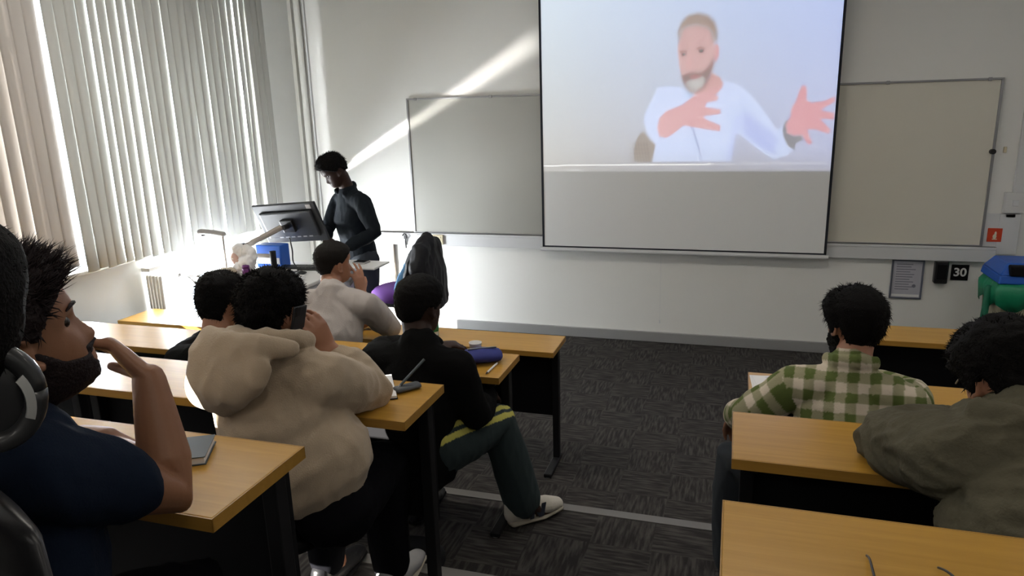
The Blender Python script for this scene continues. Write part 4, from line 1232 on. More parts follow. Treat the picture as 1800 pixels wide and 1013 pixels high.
def tufts(bm, Mx, s, thick, style, n, length, width, lift, sweep=(0, 0, 0), seed=1, zmin=-0.09, jitter=0.5, where=None):
    rnd = random.Random(seed)
    made = 0
    guard = 0
    while made < n and guard < n * 20:
        guard += 1
        z = rnd.uniform(zmin, .114)
        if z > 0.06 and rnd.random() < 0.2: z = rnd.uniform(.09, .114)
        th = rnd.uniform(0, 2 * PI)
        if z < hairline(th, style) + 0.004: continue
        w_ = 1.0 if where is None else where(z, th)
        if rnd.random() > w_: continue
        base = head_point(z, th, thick(z, th) * 0.75)
        nrm = (base - V((0, -0.005, 0.0))).normalized()
        down = V((0, 0, -1)) - nrm * (-nrm.z)
        d = (nrm * lift + down * 0.55 * (1 - lift) + V(sweep) + V((rnd.gauss(0, 1), rnd.gauss(0, 1), rnd.gauss(0, 1))) * jitter * 0.5).normalized()
        L = (length(z, th) if callable(length) else length) * rnd.uniform(0.6, 1.25)
        side = d.cross(nrm)
        if side.length < 1e-3: side = V((1, 0, 0))
        side.normalize()
        oth = d.cross(side).normalized()
        bend = (down * 0.35 + V((rnd.gauss(0, .3), rnd.gauss(0, .3), rnd.gauss(0, .3)))) * L * 0.35
        w = width * rnd.uniform(0.7, 1.3)
        A = [base + side * w, base - side * w * 0.5 + oth * w * 0.86, base - side * w * 0.5 - oth * w * 0.86]
        mid = base + d * L * 0.55
        B = [mid + side * w * 0.7, mid - side * w * 0.35 + oth * w * 0.6, mid - side * w * 0.35 - oth * w * 0.6]
        tip = base + d * L + bend
        va = [bm.verts.new(Mx @ (p * s)) for p in A]; vb = [bm.verts.new(Mx @ (p * s)) for p in B]; vt = bm.verts.new(Mx @ (tip * s))
        for k_ in range(3):
            bm.faces.new((va[k_], va[(k_ + 1) % 3], vb[(k_ + 1) % 3], vb[k_])); bm.faces.new((vb[k_], vb[(k_ + 1) % 3], vt))
        made += 1

def beard_mesh(Mx, s, thick=.009):
    bm = new(); nth = 84; zs = np.linspace(-.1178, .012, 56); rings = []
    for z in zs:
        row = []
        for j in range(nth):
            th = 2 * PI * j / nth
            a = abs(math.degrees((th + PI) % (2 * PI) - PI))
            top = float(np.interp(a, [0, 16, 26, 40, 62, 78, 92, 104, 180], [-.080, -.080, -.058, -.056, -.046, -.018, .004, -.05, -.2]))
            m_ = max(0.0, min(1.0, (top - z) / .008 + .5))
            if a < 30: m_ = max(m_, max(0.0, min(1.0, (.0085 - abs(z + .0535)) / .004 + .5)) * min(1, (30 - a) / 6))
            p = head_point(z, th)
            t_ = thick * (1 + .5 * noise.noise(p * 90) + .35 * noise.noise(p * 230)) * (1 + .5 * (z < -.09))
            row.append(bm.verts.new(Mx @ (head_point(z, th, t_ * m_ - .008 * (1 - m_)) * s)))
        rings.append(row)
    for A, B in zip(rings[:-1], rings[1:]):
        for j in range(nth):
            bm.faces.new((A[j], B[j], B[(j + 1) % nth], A[(j + 1) % nth]))
    bm.faces.new(rings[0]); bm.faces.new(list(reversed(rings[-1])))
    return bm

def hand(bm, wrist, along, palm_n, curls=(0.5, 0.55, 0.6, 0.65), s=1.0, side=1, thumb_out=0.6, spread=0.10):
    """palm, four jointed fingers and a thumb. along: wrist -> knuckles; palm_n: out of the palm; side: +1 thumb on (along x palm_n) side"""
    w = V(wrist); a = V(along).normalized(); n = V(palm_n); n = (n - a * n.dot(a)).normalized()
    lat = a.cross(n) * side                      # towards the thumb
    k = w + a * 0.085 * s
    ring_tube(bm, [w - a * 0.01, w + a * 0.025 * s, w + a * 0.06 * s, k], [(0.024 * s, 0.018 * s), (0.032 * s, 0.016 * s), (0.039 * s, 0.014 * s), (0.038 * s, 0.011 * s)], lateral=lat, seg=16)
    lens = (0.040, 0.044, 0.041, 0.032)
    for i in range(4):
        o_ = (1.5 - i) * 0.0195 * s
        base = w + a * (0.082 - 0.004 * abs(i - 1)) * s + lat * o_
        d = (a + lat * spread * (1.5 - i)).normalized()
        pts = [base - d * 0.01 * s, base]
        c = curls[i]
        ang = c * 0.75
        for j, f in enumerate((1.0, 0.62, 0.5)):
            dd = (d * math.cos(ang) + n * math.sin(ang)).normalized()
            pts.append(pts[-1] + dd * lens[i] * f * s)
            ang += c * (1.0 if j == 0 else 0.7)
        r = [0.0088 * s, 0.0092 * s, 0.0084 * s, 0.0076 * s, 0.0064 * s]
        ring_tube(bm, pts, r, lateral=lat, seg=10)
    tb = w + a * 0.025 * s + lat * 0.028 * s
    d1 = (a * 0.75 + lat * thumb_out + n * 0.35).normalized()
    d2 = (a * 0.95 + lat * thumb_out * 0.45 + n * 0.45).normalized()
    ring_tube(bm, [tb - d1 * 0.02 * s, tb + d1 * 0.018 * s, tb + d1 * 0.04 * s, tb + d1 * 0.04 * s + d2 * 0.028 * s], [0.014 * s, 0.0125 * s, 0.0105 * s, 0.008 * s], seg=12)

def lerp(a, b, t):
    return V(a) * (1 - t) + V(b) * t

class Body:
    """joints in world space; skin, top and trousers grow from the same skeleton"""
    def __init__(s, J, face, head_up=(0, 0, 1), scale=1.0, head_scale=1.0, broad=1.0, head_roll=0.0):
        s.J = {k_: V(v) for k_, v in J.items()}
        s.sc = scale
        s.hs = head_scale
        s.br = broad
        s.lat = (s.J['shR'] - s.J['shL']).normalized()
        s.Mh = frame_from(s.J['head'], face, head_up, head_roll)
        s.hl = (s.J['hipR'] - s.J['hipL']).normalized()
    def torso(s, bm, off=0.0, z0=True):
        J = s.J; k = s.sc * s.br
        ctr = (J['shL'] + J['shR']) / 2
        p = [J['pelvis'], lerp(J['pelvis'], J['chest'], 0.5), J['chest'], lerp(J['chest'], ctr, 0.75), lerp(ctr, J['neck'], 0.75)]
        half = (J['shR'] - J['shL']).length / 2
        r = [(.150 * k, .105 * k), (.140 * k, .098 * k), (min(.162, half * .93) * k, .112 * k), (half * 0.86, .085 * k), (.062 * k, .058 * k)]
        r = [(a + off, b + off) for a, b in r]
        ring_tube(bm, p, r, lateral=s.lat, seg=30)
        ring_tube(bm, [J['shL'], lerp(J['shL'], ctr, 0.5) + V((0, 0, .012)), lerp(ctr, J['neck'], 0.35), lerp(J['shR'], ctr, 0.5) + V((0, 0, .012)), J['shR']], [.052 * k + off, .058 * k + off, .062 * k + off, .058 * k + off, .052 * k + off], seg=18)
    def neck_head(s, bm, ears=True):
        J = s.J
        low = s.Mh @ (V((0, -0.028, -0.06)) * s.hs)
        ring_tube(bm, [J['neck'] - V((0, 0, .02)), lerp(J['neck'], low, 0.5), low], [.060 * s.sc, .054 * s.sc, .054 * s.sc], seg=20)
        head_mesh(bm, s.Mh, s.hs, ears)
    def arm(s, bm, side, off=0.0, upto=1.0, frm=0.0, cuff=None):
        J = s.J; k = s.sc
        sh, el, wr = J['sh' + side], J['el' + side], J['wr' + side]
        P = [sh, lerp(sh, el, .33), lerp(sh, el, .7), el, lerp(el, wr, .3), lerp(el, wr, .7), wr]
        R_ = [.052, .049, .043, .038, .041, .033, .026]
        T_ = [0, .17, .35, .5, .65, .85, 1.0]
        pts, rr = [], []
        for p, r, t in zip(P, R_, T_):
            if t <= upto + 1e-6:
                pts.append(p); rr.append(r * k + off)
        if upto < 1.0:
            i = max(q for q in range(7) if T_[q] <= upto + 1e-6)
            if i < 6:
                f = (upto - T_[i]) / (T_[i + 1] - T_[i])
                pts.append(lerp(P[i], P[i + 1], f)); rr.append((R_[i] * (1 - f) + R_[i + 1] * f) * k + off)
        if cuff: rr[-1] = cuff
        ring_tube(bm, pts, rr, seg=18)
    def leg(s, bm, side, off=0.0, upto=1.0, flare=0.0):
        J = s.J; k = s.sc
        hp, kn, an = J['hip' + side], J['kn' + side], J['an' + side]
        end = lerp(kn, an, upto)
        ring_tube(bm, [hp, lerp(hp, kn, .4), lerp(hp, kn, .8), kn, lerp(kn, end, .3), lerp(kn, end, .7), end],
                  [.088 * k + off, .082 * k + off, .064 * k + off, .058 * k + off, .056 * k + off, .044 * k + off + flare * .6, .036 * k + off + flare], seg=20)
    def pelvis(s, bm, off=0.0):
        J = s.J; k = s.sc
        ring_tube(bm, [J['hipL'], J['pelvis'] + V((0, 0, -0.02)), J['hipR']], [.095 * k + off, .105 * k + off, .095 * k + off], seg=20)

def person(label, loc, group=None):
    t = bpy.data.objects.new('person', bpy.data.meshes.new('person'))
    return t

def skin_body(label, B, hands, mskin, loc, voxel=0.006, eyes=True, feet=True, group=None):
    """the body itself is the person's own mesh, everything worn is its child"""
    bm = new()
    B.torso(bm); B.neck_head(bm)
    B.arm(bm, 'L'); B.arm(bm, 'R')
    B.pelvis(bm); B.leg(bm, 'L'); B.leg(bm, 'R')
    for h in hands: hand(bm, **h)
    if feet:
        for sd in 'LR':
            an = B.J['an' + sd]; toe = B.J['toe' + sd]
            ring_tube(bm, [an, lerp(an, toe, 0.5) - V((0, 0, .015)), toe], [.036, .034, .022], seg=12)
    me = fuse(bm, voxel, 1, 0.4)
    me.transform(Matrix.Translation(-V(loc)))
    me.materials.clear(); me.materials.append(mskin); me.shade_smooth()
    o = bpy.data.objects.new('person', me); COL.objects.link(o)
    o.location = loc
    tag(o, label, 'person', group)
    if eyes:
        for sx in (-1, 1):
            b = new(); ball(b, B.Mh @ (V((sx * .031, .0585, .007)) * B.hs), 0.0110 * B.hs, seg=14)
            ey = obj('eye', b, M['eye'], o, smooth=True, world=True)
    return o

def clothes_top(B, o, m, off=0.014, sleeve=1.0, fold=0.006, fscale=8, seed=0.0, voxel=0.008, sm=3, extra=None, hem=0.03, wrinkle=0.002, name='sweater', cuff=None, stretch=(1, 1, .4)):
    bm = new()
    B.torso(bm, off)
    if hem:
        d = (B.J['pelvis'] - B.J['chest']).normalized()
        ring_tube(bm, [lerp(B.J['pelvis'], B.J['chest'], .3), B.J['pelvis'] + d * hem], [(.150 * B.sc * B.br + off, .108 * B.sc * B.br + off), (.162 * B.sc * B.br + off, .122 * B.sc * B.br + off)], lateral=B.lat, seg=30)
    B.arm(bm, 'L', off, sleeve, cuff=cuff); B.arm(bm, 'R', off, sleeve, cuff=cuff)
    if extra: extra(bm)
    me = fuse(bm, voxel, sm)
    folds(me, fold, fscale, seed, stretch, wrinkle)
    return me

def trousers(B, o, m, off=0.012, seed=0.0, flare=0.006, voxel=0.009, upto=0.97, name='trousers'):
    bm = new()
    B.pelvis(bm, off); B.leg(bm, 'L', off, upto, flare); B.leg(bm, 'R', off, upto, flare)
    me = fuse(bm, voxel, 2)
    folds(me, 0.006, 9, seed, wrinkle=0.002)
    return put(name, me, m, o)

def shoe(o, ankle, heel, toe, m_up, m_sole, hk=1.0, name='shoe'):
    """heel / toe: points on the ground line"""
    heel, toe = V(heel), V(toe)
    d = (toe - heel); L = d.length; d.normalize()
    lat = d.cross(V((0, 0, 1))).normalized()
    up = lat.cross(d).normalized()
    P = lambda t, h, l=0.0: heel + d * (L * t) + up * (h * hk) + lat * (l * (0.5 + hk * 0.5))
    Q = lambda rr_: [(a * (0.5 + hk * 0.5), b_ * hk) for a, b_ in rr_]
    b = new()
    ring_tube(b, [P(.06, .040), P(.28, .042), P(.5, .038), P(.75, .034), P(.95, .028)], Q([(.034, .034), (.036, .036), (.038, .032), (.043, .026), (.030, .018)]), lateral=lat, seg=18)
    ring_tube(b, [P(.12, .04), P(.14, .085)], Q([(.034, .040), (.036, .042)]), lateral=lat, seg=18)
    ring_tube(b, [P(.18, .085), P(.45, .062), P(.66, .05)], Q([(.022, .016), (.024, .016), (.024, .012)]), lateral=lat, seg=14)
    me = fuse(b, 0.004, 2)
    u = put(name, me, m_up, o)
    b = new()
    ring_tube(b, [P(.02, .012), P(.3, .011), P(.6, .011), P(.98, .016)], Q([(.036, .013), (.038, .0125), (.045, .0125), (.032, .011)]), lateral=lat, seg=18)
    put('sole', fuse(b, 0.0035, 1), m_sole, u)
    return u, P, lat, d, up

def dye(me, fn):
    """per-vertex cloth colour from a function of the world point"""
    co = get_co(me)
    at = me.color_attributes.new('dye', 'FLOAT_COLOR', 'POINT')
    cols = np.ones((len(co), 4), np.float32)
    for i in range(len(co)):
        cols[i, :3] = fn(V(co[i]))[:3]
    at.data.foreach_set('color', cols.ravel())

def seg_coord(p, a, b):
    ab = b - a
    t = max(0, min(1, (p - a).dot(ab) / ab.length_squared))
    q = a + ab * t
    return t, (p - q), (p - q).length

SH = 0.0
# --- standing man at the lectern
def presenter():
    J = dict(head=(-2.885, -1.03, 1.515), neck=(-2.83, -.945, 1.375), shL=(-2.655, -1.05, 1.285), shR=(-2.965, -.84, 1.275), chest=(-2.815, -.945, 1.15), pelvis=(-2.80, -.90, .86),
             elL=(-2.525, -1.13, 1.075), wrL=(-2.68, -1.25, .99), elR=(-3.03, -.98, 1.05), wrR=(-2.93, -1.16, 1.03),
             hipL=(-2.72, -.95, .82), hipR=(-2.88, -.85, .82), knL=(-2.70, -1.00, .46), knR=(-2.90, -.87, .46), anL=(-2.68, -.95, .10), anR=(-2.90, -.82, .10), toeL=(-2.76, -1.10, .03), toeR=(-2.99, -.95, .03))
    B = Body(J, (-.62, -.66, -.62), (0, 0, 1), scale=0.98, head_scale=0.98)
    hands = [dict(wrist=J['wrL'], along=(-1, -.25, 0.02), palm_n=(0.1, .3, -1), side=1, curls=(.5, .6, .7, .8), s=.95), dict(wrist=J['wrR'], along=(.65, -.3, -.25), palm_n=(0, .3, -1), side=-1, curls=(.5, .6, .7, .8), s=.95)]
    o = skin_body('young man in a black shirt standing at the lectern, looking down', B, hands, M['skin_dark'], (-2.81, -.9, 0), 0.006)
    def ex(bm):
        n = B.J['neck']
        ring_tube(bm, [n + V((-.075, -.035, -.015)), n + V((-.045, .05, .03)), n + V((.03, .055, .035)), n + V((.06, -.01, .01)), n + V((.02, -.09, -.03))], [(.014, .022)] * 5, seg=10)
    me = clothes_top(B, o, None, 0.014, 0.97, 0.006, 9, 1.0, extra=ex, hem=0.05)
    put('shirt', me, M['black_shirt'], o)
    trousers(B, o, M['jeans'], 0.016, 3.0, 0.014)
    st_ = [.066, .062, .040, .012, .002, .018, -.030, -.045]
    th_ = lambda z, th: 0.016 + 0.016 * max(0, min(1, (z - .04) / .06)) + 0.008 * max(0, math.cos(th))
    b = hair_mesh(B.Mh, B.hs, th_, st_, .008, 50, 2.0)
    tufts(b, B.Mh, B.hs, th_, st_, 900, .022, .0016, .75, seed=4, zmin=.0)
    obj('hair', b, M['hair'], o, smooth=True, world=True)
    for sd in 'LR':
        an = V(J['an' + sd]); toe = V(J['toe' + sd]); dd = (toe - an); dd.z = 0; dd.normalize()
        h = V((an.x, an.y, 0.002)) - dd * .07
        shoe(o, an, h, h + dd * .27, M['black_plastic'], M['black'])
presenter()

# --- man in a pale grey sweater, front left row
def grey_man():
    J = dict(head=(-2.00, -2.56, 1.165), neck=(-1.975, -2.66, 1.05), shL=(-2.125, -2.69, .965), shR=(-1.80, -2.64, .965), chest=(-1.97, -2.72, .83), pelvis=(-1.97, -2.80, .54),
             elL=(-2.18, -2.42, .775), wrL=(-2.00, -2.30, .755), elR=(-1.78, -2.40, .770), wrR=(-1.905, -2.475, .985),
             hipL=(-2.06, -2.78, .50), hipR=(-1.88, -2.78, .50), knL=(-2.10, -2.40, .52), knR=(-1.84, -2.40, .52), anL=(-2.10, -2.42, .10), anR=(-1.84, -2.42, .10), toeL=(-2.10, -2.27, .03), toeR=(-1.84, -2.27, .03))
    B = Body(J, (.50, .86, .02), scale=1.0, head_scale=0.97, head_roll=0.05)
    hands = [dict(wrist=J['wrR'], along=(-.10, .02, 1), palm_n=(-.75, .25, 0), side=-1, curls=(.25, .3, .35, .5), thumb_out=.8, s=.98), dict(wrist=J['wrL'], along=(1, .3, 0), palm_n=(0, 0, -1), side=1)]
    o = skin_body('man in a pale grey sweater resting his cheek on his hand, front left row', B, hands, M['skin_tan'], (-1.97, -2.8, 0), 0.0055)
    me = clothes_top(B, o, None, 0.020, 0.86, 0.006, 9, 4.0, hem=0.08, wrinkle=0.003)
    put('sweater', me, M['sweater'], o)
    trousers(B, o, M['black_trouser'])
    st_ = [.066, .060, .045, .018, .000, .012, -.040, -.060]
    th_ = lambda z, th: 0.007 + 0.007 * max(0, min(1, (z - .02) / .06))
    b = hair_mesh(B.Mh, B.hs, th_, st_, .002, 60, 1.0)
    tufts(b, B.Mh, B.hs, th_, st_, 900, .010, .0010, .6, seed=9)
    obj('hair', b, M['hair_short'], o, smooth=True, world=True)
    for sd in 'LR':
        an = V(J['an' + sd]); shoe(o, an, (an.x, an.y - .06, .002), (an.x, an.y + .21, .002), M['black_plastic'], M['black'])
grey_man()

# --- man in black sweatshirt and striped track trousers, second left row
def black_man():
    J = dict(head=(-1.135, -3.37, 1.20), neck=(-1.115, -3.45, 1.085), shL=(-1.285, -3.47, .99), shR=(-.955, -3.47, .99), chest=(-1.13, -3.50, .86), pelvis=(-1.13, -3.53, .66),
             elL=(-1.37, -3.27, .965 - .0), wrL=(-1.19, -3.13, .955), elR=(-.905, -3.44, .80), wrR=(-.93, -3.23, .80),
             hipL=(-1.21, -3.50, .685), hipR=(-1.03, -3.50, .685), knL=(-1.26, -3.20, .70), knR=(-.885, -3.235, .690), anL=(-1.25, -3.24, .30), anR=(-.80, -3.185, .30), toeL=(-1.24, -3.10, .22), toeR=(-.70, -3.10, .22))
    B = Body(J, (.30, .92, -.10), scale=1.02, head_scale=0.99)
    hands = [dict(wrist=J['wrR'], along=(-.2, 1, -.25), palm_n=(-.4, 0, -1), side=-1), dict(wrist=J['wrL'], along=(.9, .5, 0), palm_n=(0, 0, -1), side=-1)]
    o = skin_body('man in a black sweatshirt and striped track trousers, legs out in the aisle', B, hands, M['skin_dark'], (-1.13, -3.5, T1), 0.006)
    me = clothes_top(B, o, None, 0.020, 0.96, 0.006, 8, 7.0, hem=0.02)
    put('sweatshirt', me, M['black_sweat'], o)
    bm = new(); B.pelvis(bm, .014); B.leg(bm, 'L', .016, .95, .02); B.leg(bm, 'R', .018, .97, .022)
    me = fuse(bm, 0.006, 2); 
    teal = srgb(38, 52, 54); yel = srgb(196, 190, 96)
    hp, kn, an = B.J['hipR'], B.J['knR'], B.J['anR']
    def f(p):
        best = None
        for a, b_, ref in ((hp, kn, V((.55, -.35, .75))), (kn, an, V((.62, .80, .1)))):
            t, r, d = seg_coord(p, a, b_)
            if best is None or d < best[0]: best = (d, r, (b_ - a).normalized(), ref)
        d, r, ax, ref = best
        if d > 0.14: return teal
        ref = (ref - ax * ref.dot(ax)).normalized()
        s_ = r.dot(ax.cross(ref))
        if r.dot(ref) > 0 and (0.008 < abs(s_) < 0.030): return yel
        return teal
    dye(me, f)
    folds(me, 0.007, 9, 2.0, wrinkle=0.002)
    put('track_trousers', me, M['dyed'], o)
    st_ = [.068, .062, .050, .010, -.004, .012, -.035, -.052]
    th_ = lambda z, th: 0.012 + 0.004 * max(0, min(1, (z - .02) / .06))
    b = hair_mesh(B.Mh, B.hs, th_, st_, .003, 80, 1.0); tufts(b, B.Mh, B.hs, th_, st_, 800, .006, .0012, .8, seed=3)
    obj('hair', b, M['hair'], o, smooth=True, world=True)
    h = V((-.850, -3.215, T1 + .001)); tt = V((-.672, -3.050, T1 + .008))
    u, P, lat, d, up = shoe(o, None, h, tt, M['shoe_white'], M['shoe_sole'], 1.35)
    bm = new()
    def strip(q):                       # slanted strokes of the side letter
        vs = [bm.verts.new(p) for p in q]
        vs2 = [bm.verts.new(p + lat * .004) for p in q]
        n = len(q)
        bm.faces.new(vs2); bm.faces.new(list(reversed(vs)))
        for k_ in range(n): bm.faces.new((vs[k_], vs[(k_ + 1) % n], vs2[(k_ + 1) % n], vs2[k_]))
    l0 = .0385
    strip([P(.30, .022, l0), P(.37, .022, l0), P(.44, .066, l0 - .006), P(.37, .066, l0 - .006)])
    strip([P(.37, .066, l0 - .006), P(.43, .066, l0 - .006), P(.55, .022, l0 + .001), P(.47, .022, l0 + .001)])
    strip([P(.49, .022, l0 + .001), P(.57, .022, l0 + .001), P(.64, .062, l0 - .006), P(.56, .062, l0 - .006)])
    bmesh.ops.recalc_face_normals(bm, faces=bm.faces)
    obj('side_letter', bm, M['shoe_navy'], u, world=True)
    bm = new(); ring_tube(bm, [P(.00, .020), P(.02, .045), P(.06, .075)], [(.026, .010), (.028, .012), (.024, .010)], lateral=lat, seg=12); obj('heel_tab', bm, M['shoe_red'], u, smooth=True, world=True)
    bm = new()
    for k_ in range(4):
        ring_tube(bm, [P(.30 + .08 * k_, .074 - .007 * k_, -.018), P(.33 + .08 * k_, .080 - .008 * k_, 0), P(.30 + .08 * k_, .074 - .007 * k_, .018)], [.003] * 3, seg=6)
    obj('laces', bm, M['paper'], u, smooth=True, world=True)
    shoe(o, None, (-1.26, -3.32, T1 + .001), (-1.24, -3.05, T1 + .001), M['black_plastic'], M['black'])
black_man()

# --- man in the beige hoodie, third left row, phone at his ear
def hoodie_man():
    J = dict(head=(-1.188, -4.20, 1.405), neck=(-1.165, -4.27, 1.325), shL=(-1.335, -4.29, 1.225), shR=(-1.010, -4.26, 1.245), chest=(-1.145, -4.28, 1.13), pelvis=(-1.09, -4.28, 1.03),
             elL=(-1.42, -4.08, 1.145), wrL=(-1.22, -3.98, 1.135), elR=(-.985, -4.06, 1.140), wrR=(-1.075, -4.12, 1.280),
             hipL=(-1.19, -4.28, .89), hipR=(-1.00, -4.28, .89), knL=(-1.24, -3.97, .88), knR=(-1.02, -3.96, .86), anL=(-1.24, -4.00, .48), anR=(-1.02, -3.97, .48), toeL=(-1.24, -3.88, .41), toeR=(-1.02, -3.85, .41))
    B = Body(J, (.06, .99, -.16), scale=1.02, head_scale=.97, broad=1.02)
    hands = [dict(wrist=J['wrR'], along=(-.12, -.35, .75), palm_n=(-.8, .2, -.1), side=1, curls=(.5, .55, .6, .6), s=.98, thumb_out=.5), dict(wrist=J['wrL'], along=(1, .3, 0), palm_n=(0, 0, -1), side=1)]
    o = skin_body('man in a beige hoodie seen from behind, phone held to his right ear', B, hands, M['skin_tan'], (-1.15, -4.28, T2), 0.006)
    C0 = B.J['neck']
    def ex(bm):
        # hood: thick rolled opening round the neck and a pouch lying on the back
        ring = []
        for k_ in range(17):
            a = math.radians(-160 + 20 * k_)
            ring.append(C0 + V((.100 * math.sin(a), -.085 * math.cos(a) + .015, .030 + .030 * math.cos(a))))
        ring_tube(bm, ring, [(.022, .022)] * 17, seg=12)
        ring_tube(bm, [C0 + V((-.115, -.075, .03)), C0 + V((-.07, -.125, .045)), C0 + V((.0, -.135, .05)), C0 + V((.07, -.12, .05)), C0 + V((.12, -.06, .03))], [(.018, .026), (.024, .032), (.026, .034), (.022, .030), (.014, .02)], seg=14)
        ring_tube(bm, [C0 + V((.0, -.120, .040)), C0 + V((-.018, -.138, .0)), C0 + V((-.042, -.148, -.055)), C0 + V((-.062, -.138, -.105))], [(.118, .032), (.120, .042), (.088, .042), (.042, .026)], lateral=(1, 0.05, .15), seg=24)
        # loose cloth at the elbow and waist
    me = clothes_top(B, o, None, 0.023, 0.9, 0.006, 9, 5.0, extra=ex, hem=0.03, wrinkle=0.003, voxel=0.006, sm=22, cuff=.045, stretch=(1, 1, .55))
    hd = put('hoodie', me, M['hoodie'], o)
    b = new()
    d = (B.J['pelvis'] - B.J['chest']).normalized()
    ring_tube(b, [B.J['pelvis'] + d * .01, B.J['pelvis'] + d * .05], [(.182, .140), (.174, .130)], lateral=B.lat, seg=40)
    me = fuse(b, .006, 1); folds(me, .002, 30, 2, (1, 1, .1)); put('hem_rib', me, M['hoodie'], hd)
    trousers(B, o, M['black_trouser'], .014, 5.0)
    st_ = STYLE_LONG
    th_ = lambda z, th: 0.007 + 0.008 * max(0, min(1, (z - .02) / .06)) + .003 * max(0, -math.cos(th))
    b = hair_mesh(B.Mh, B.hs, th_, st_, .008, 40, 5.0)
    tufts(b, B.Mh, B.hs, th_, st_, 2600, .016, .0016, .25, seed=12, jitter=.6)
    obj('hair', b, M['hair'], o, smooth=True, world=True)
    for sd in 'LR':
        an = V(J['an' + sd]); z = T2 + .002
        u, P, lat, d, up = shoe(o, an, (an.x, an.y - .07, z), (an.x + .01, an.y + .20, z), mat('grey_trainer', (.30, .30, .30), .7) if sd == 'R' else M['black_plastic'], M['shoe_sole'] if sd == 'R' else M['black'])
        b = new()
        for k_ in range(4): ring_tube(b, [P(.34 + .08 * k_, .070 - .007 * k_, -.018), P(.38 + .08 * k_, .077 - .008 * k_, 0), P(.34 + .08 * k_, .070 - .007 * k_, .018)], [.003] * 3, seg=6)
        obj('laces', b, M['black'], u, smooth=True, world=True)
    t = thing('phone', 'dark mobile phone held against the ear above the beige hood', 'phone', (-1.106, -4.215, 1.372))
    mm = Matrix.Rotation(math.radians(10), 4, 'Y') @ Matrix.Rotation(math.radians(-8), 4, 'X')
    b = new(); box(b, (-.004, -.030, -.062), (.004, .030, .062), mm); obj('phone_body', b, M['phone'], t, bevel=.004)
    b = new(); box(b, (.004, -.024, .035), (.0065, -.004, .062), mm); obj('camera_bump', b, M['black_plastic'], t, bevel=.002)
hoodie_man()

# --- man whose head shows beside the hoodie
def hidden_man():
    J = dict(head=(-2.035, -3.40, 1.175), neck=(-2.03, -3.48, 1.04), shL=(-2.20, -3.50, .93), shR=(-1.87, -3.50, .93), chest=(-2.03, -3.52, .82), pelvis=(-2.02, -3.56, .66),
             elL=(-2.25, -3.26, .95), wrL=(-2.08, -3.12, .95), elR=(-1.82, -3.26, .95), wrR=(-1.98, -3.12, .95),
             hipL=(-2.11, -3.54, .68), hipR=(-1.93, -3.54, .68), knL=(-2.12, -3.2, .69), knR=(-1.93, -3.2, .69), anL=(-2.12, -3.25, .29), anR=(-1.93, -3.25, .29), toeL=(-2.12, -3.12, .22), toeR=(-1.93, -3.12, .22))
    B = Body(J, (.05, .95, -.30), scale=0.98, head_scale=0.98)
    hands = [dict(wrist=J['wrR'], along=(-.9, .5, 0), palm_n=(0, 0, -1), side=1), dict(wrist=J['wrL'], along=(.9, .5, 0), palm_n=(0, 0, -1), side=-1)]
    o = skin_body('dark haired man bending forward, mostly hidden behind the beige hoodie', B, hands, M['skin_tan'], (-2.02, -3.54, T1), 0.008)
    put('jumper', clothes_top(B, o, None, 0.016, 0.95, 0.006, 8, 2.0), M['black_sweat'], o)
    trousers(B, o, M['black_trouser'])
    th_ = lambda z, th: 0.018 + 0.008 * max(0, min(1, (z - .02) / .06))
    b = hair_mesh(B.Mh, B.hs, th_, STYLE_LONG, .006, 45, 8.0); tufts(b, B.Mh, B.hs, th_, STYLE_LONG, 1200, .020, .0014, .35, seed=21)
    obj('hair', b, M['hair'], o, smooth=True, world=True)
    for sd in 'LR':
        an = V(J['an' + sd]); shoe(o, an, (an.x, an.y - .06, T1 + .002), (an.x, an.y + .20, T1 + .002), M['black_plastic'], M['black'])
hidden_man()

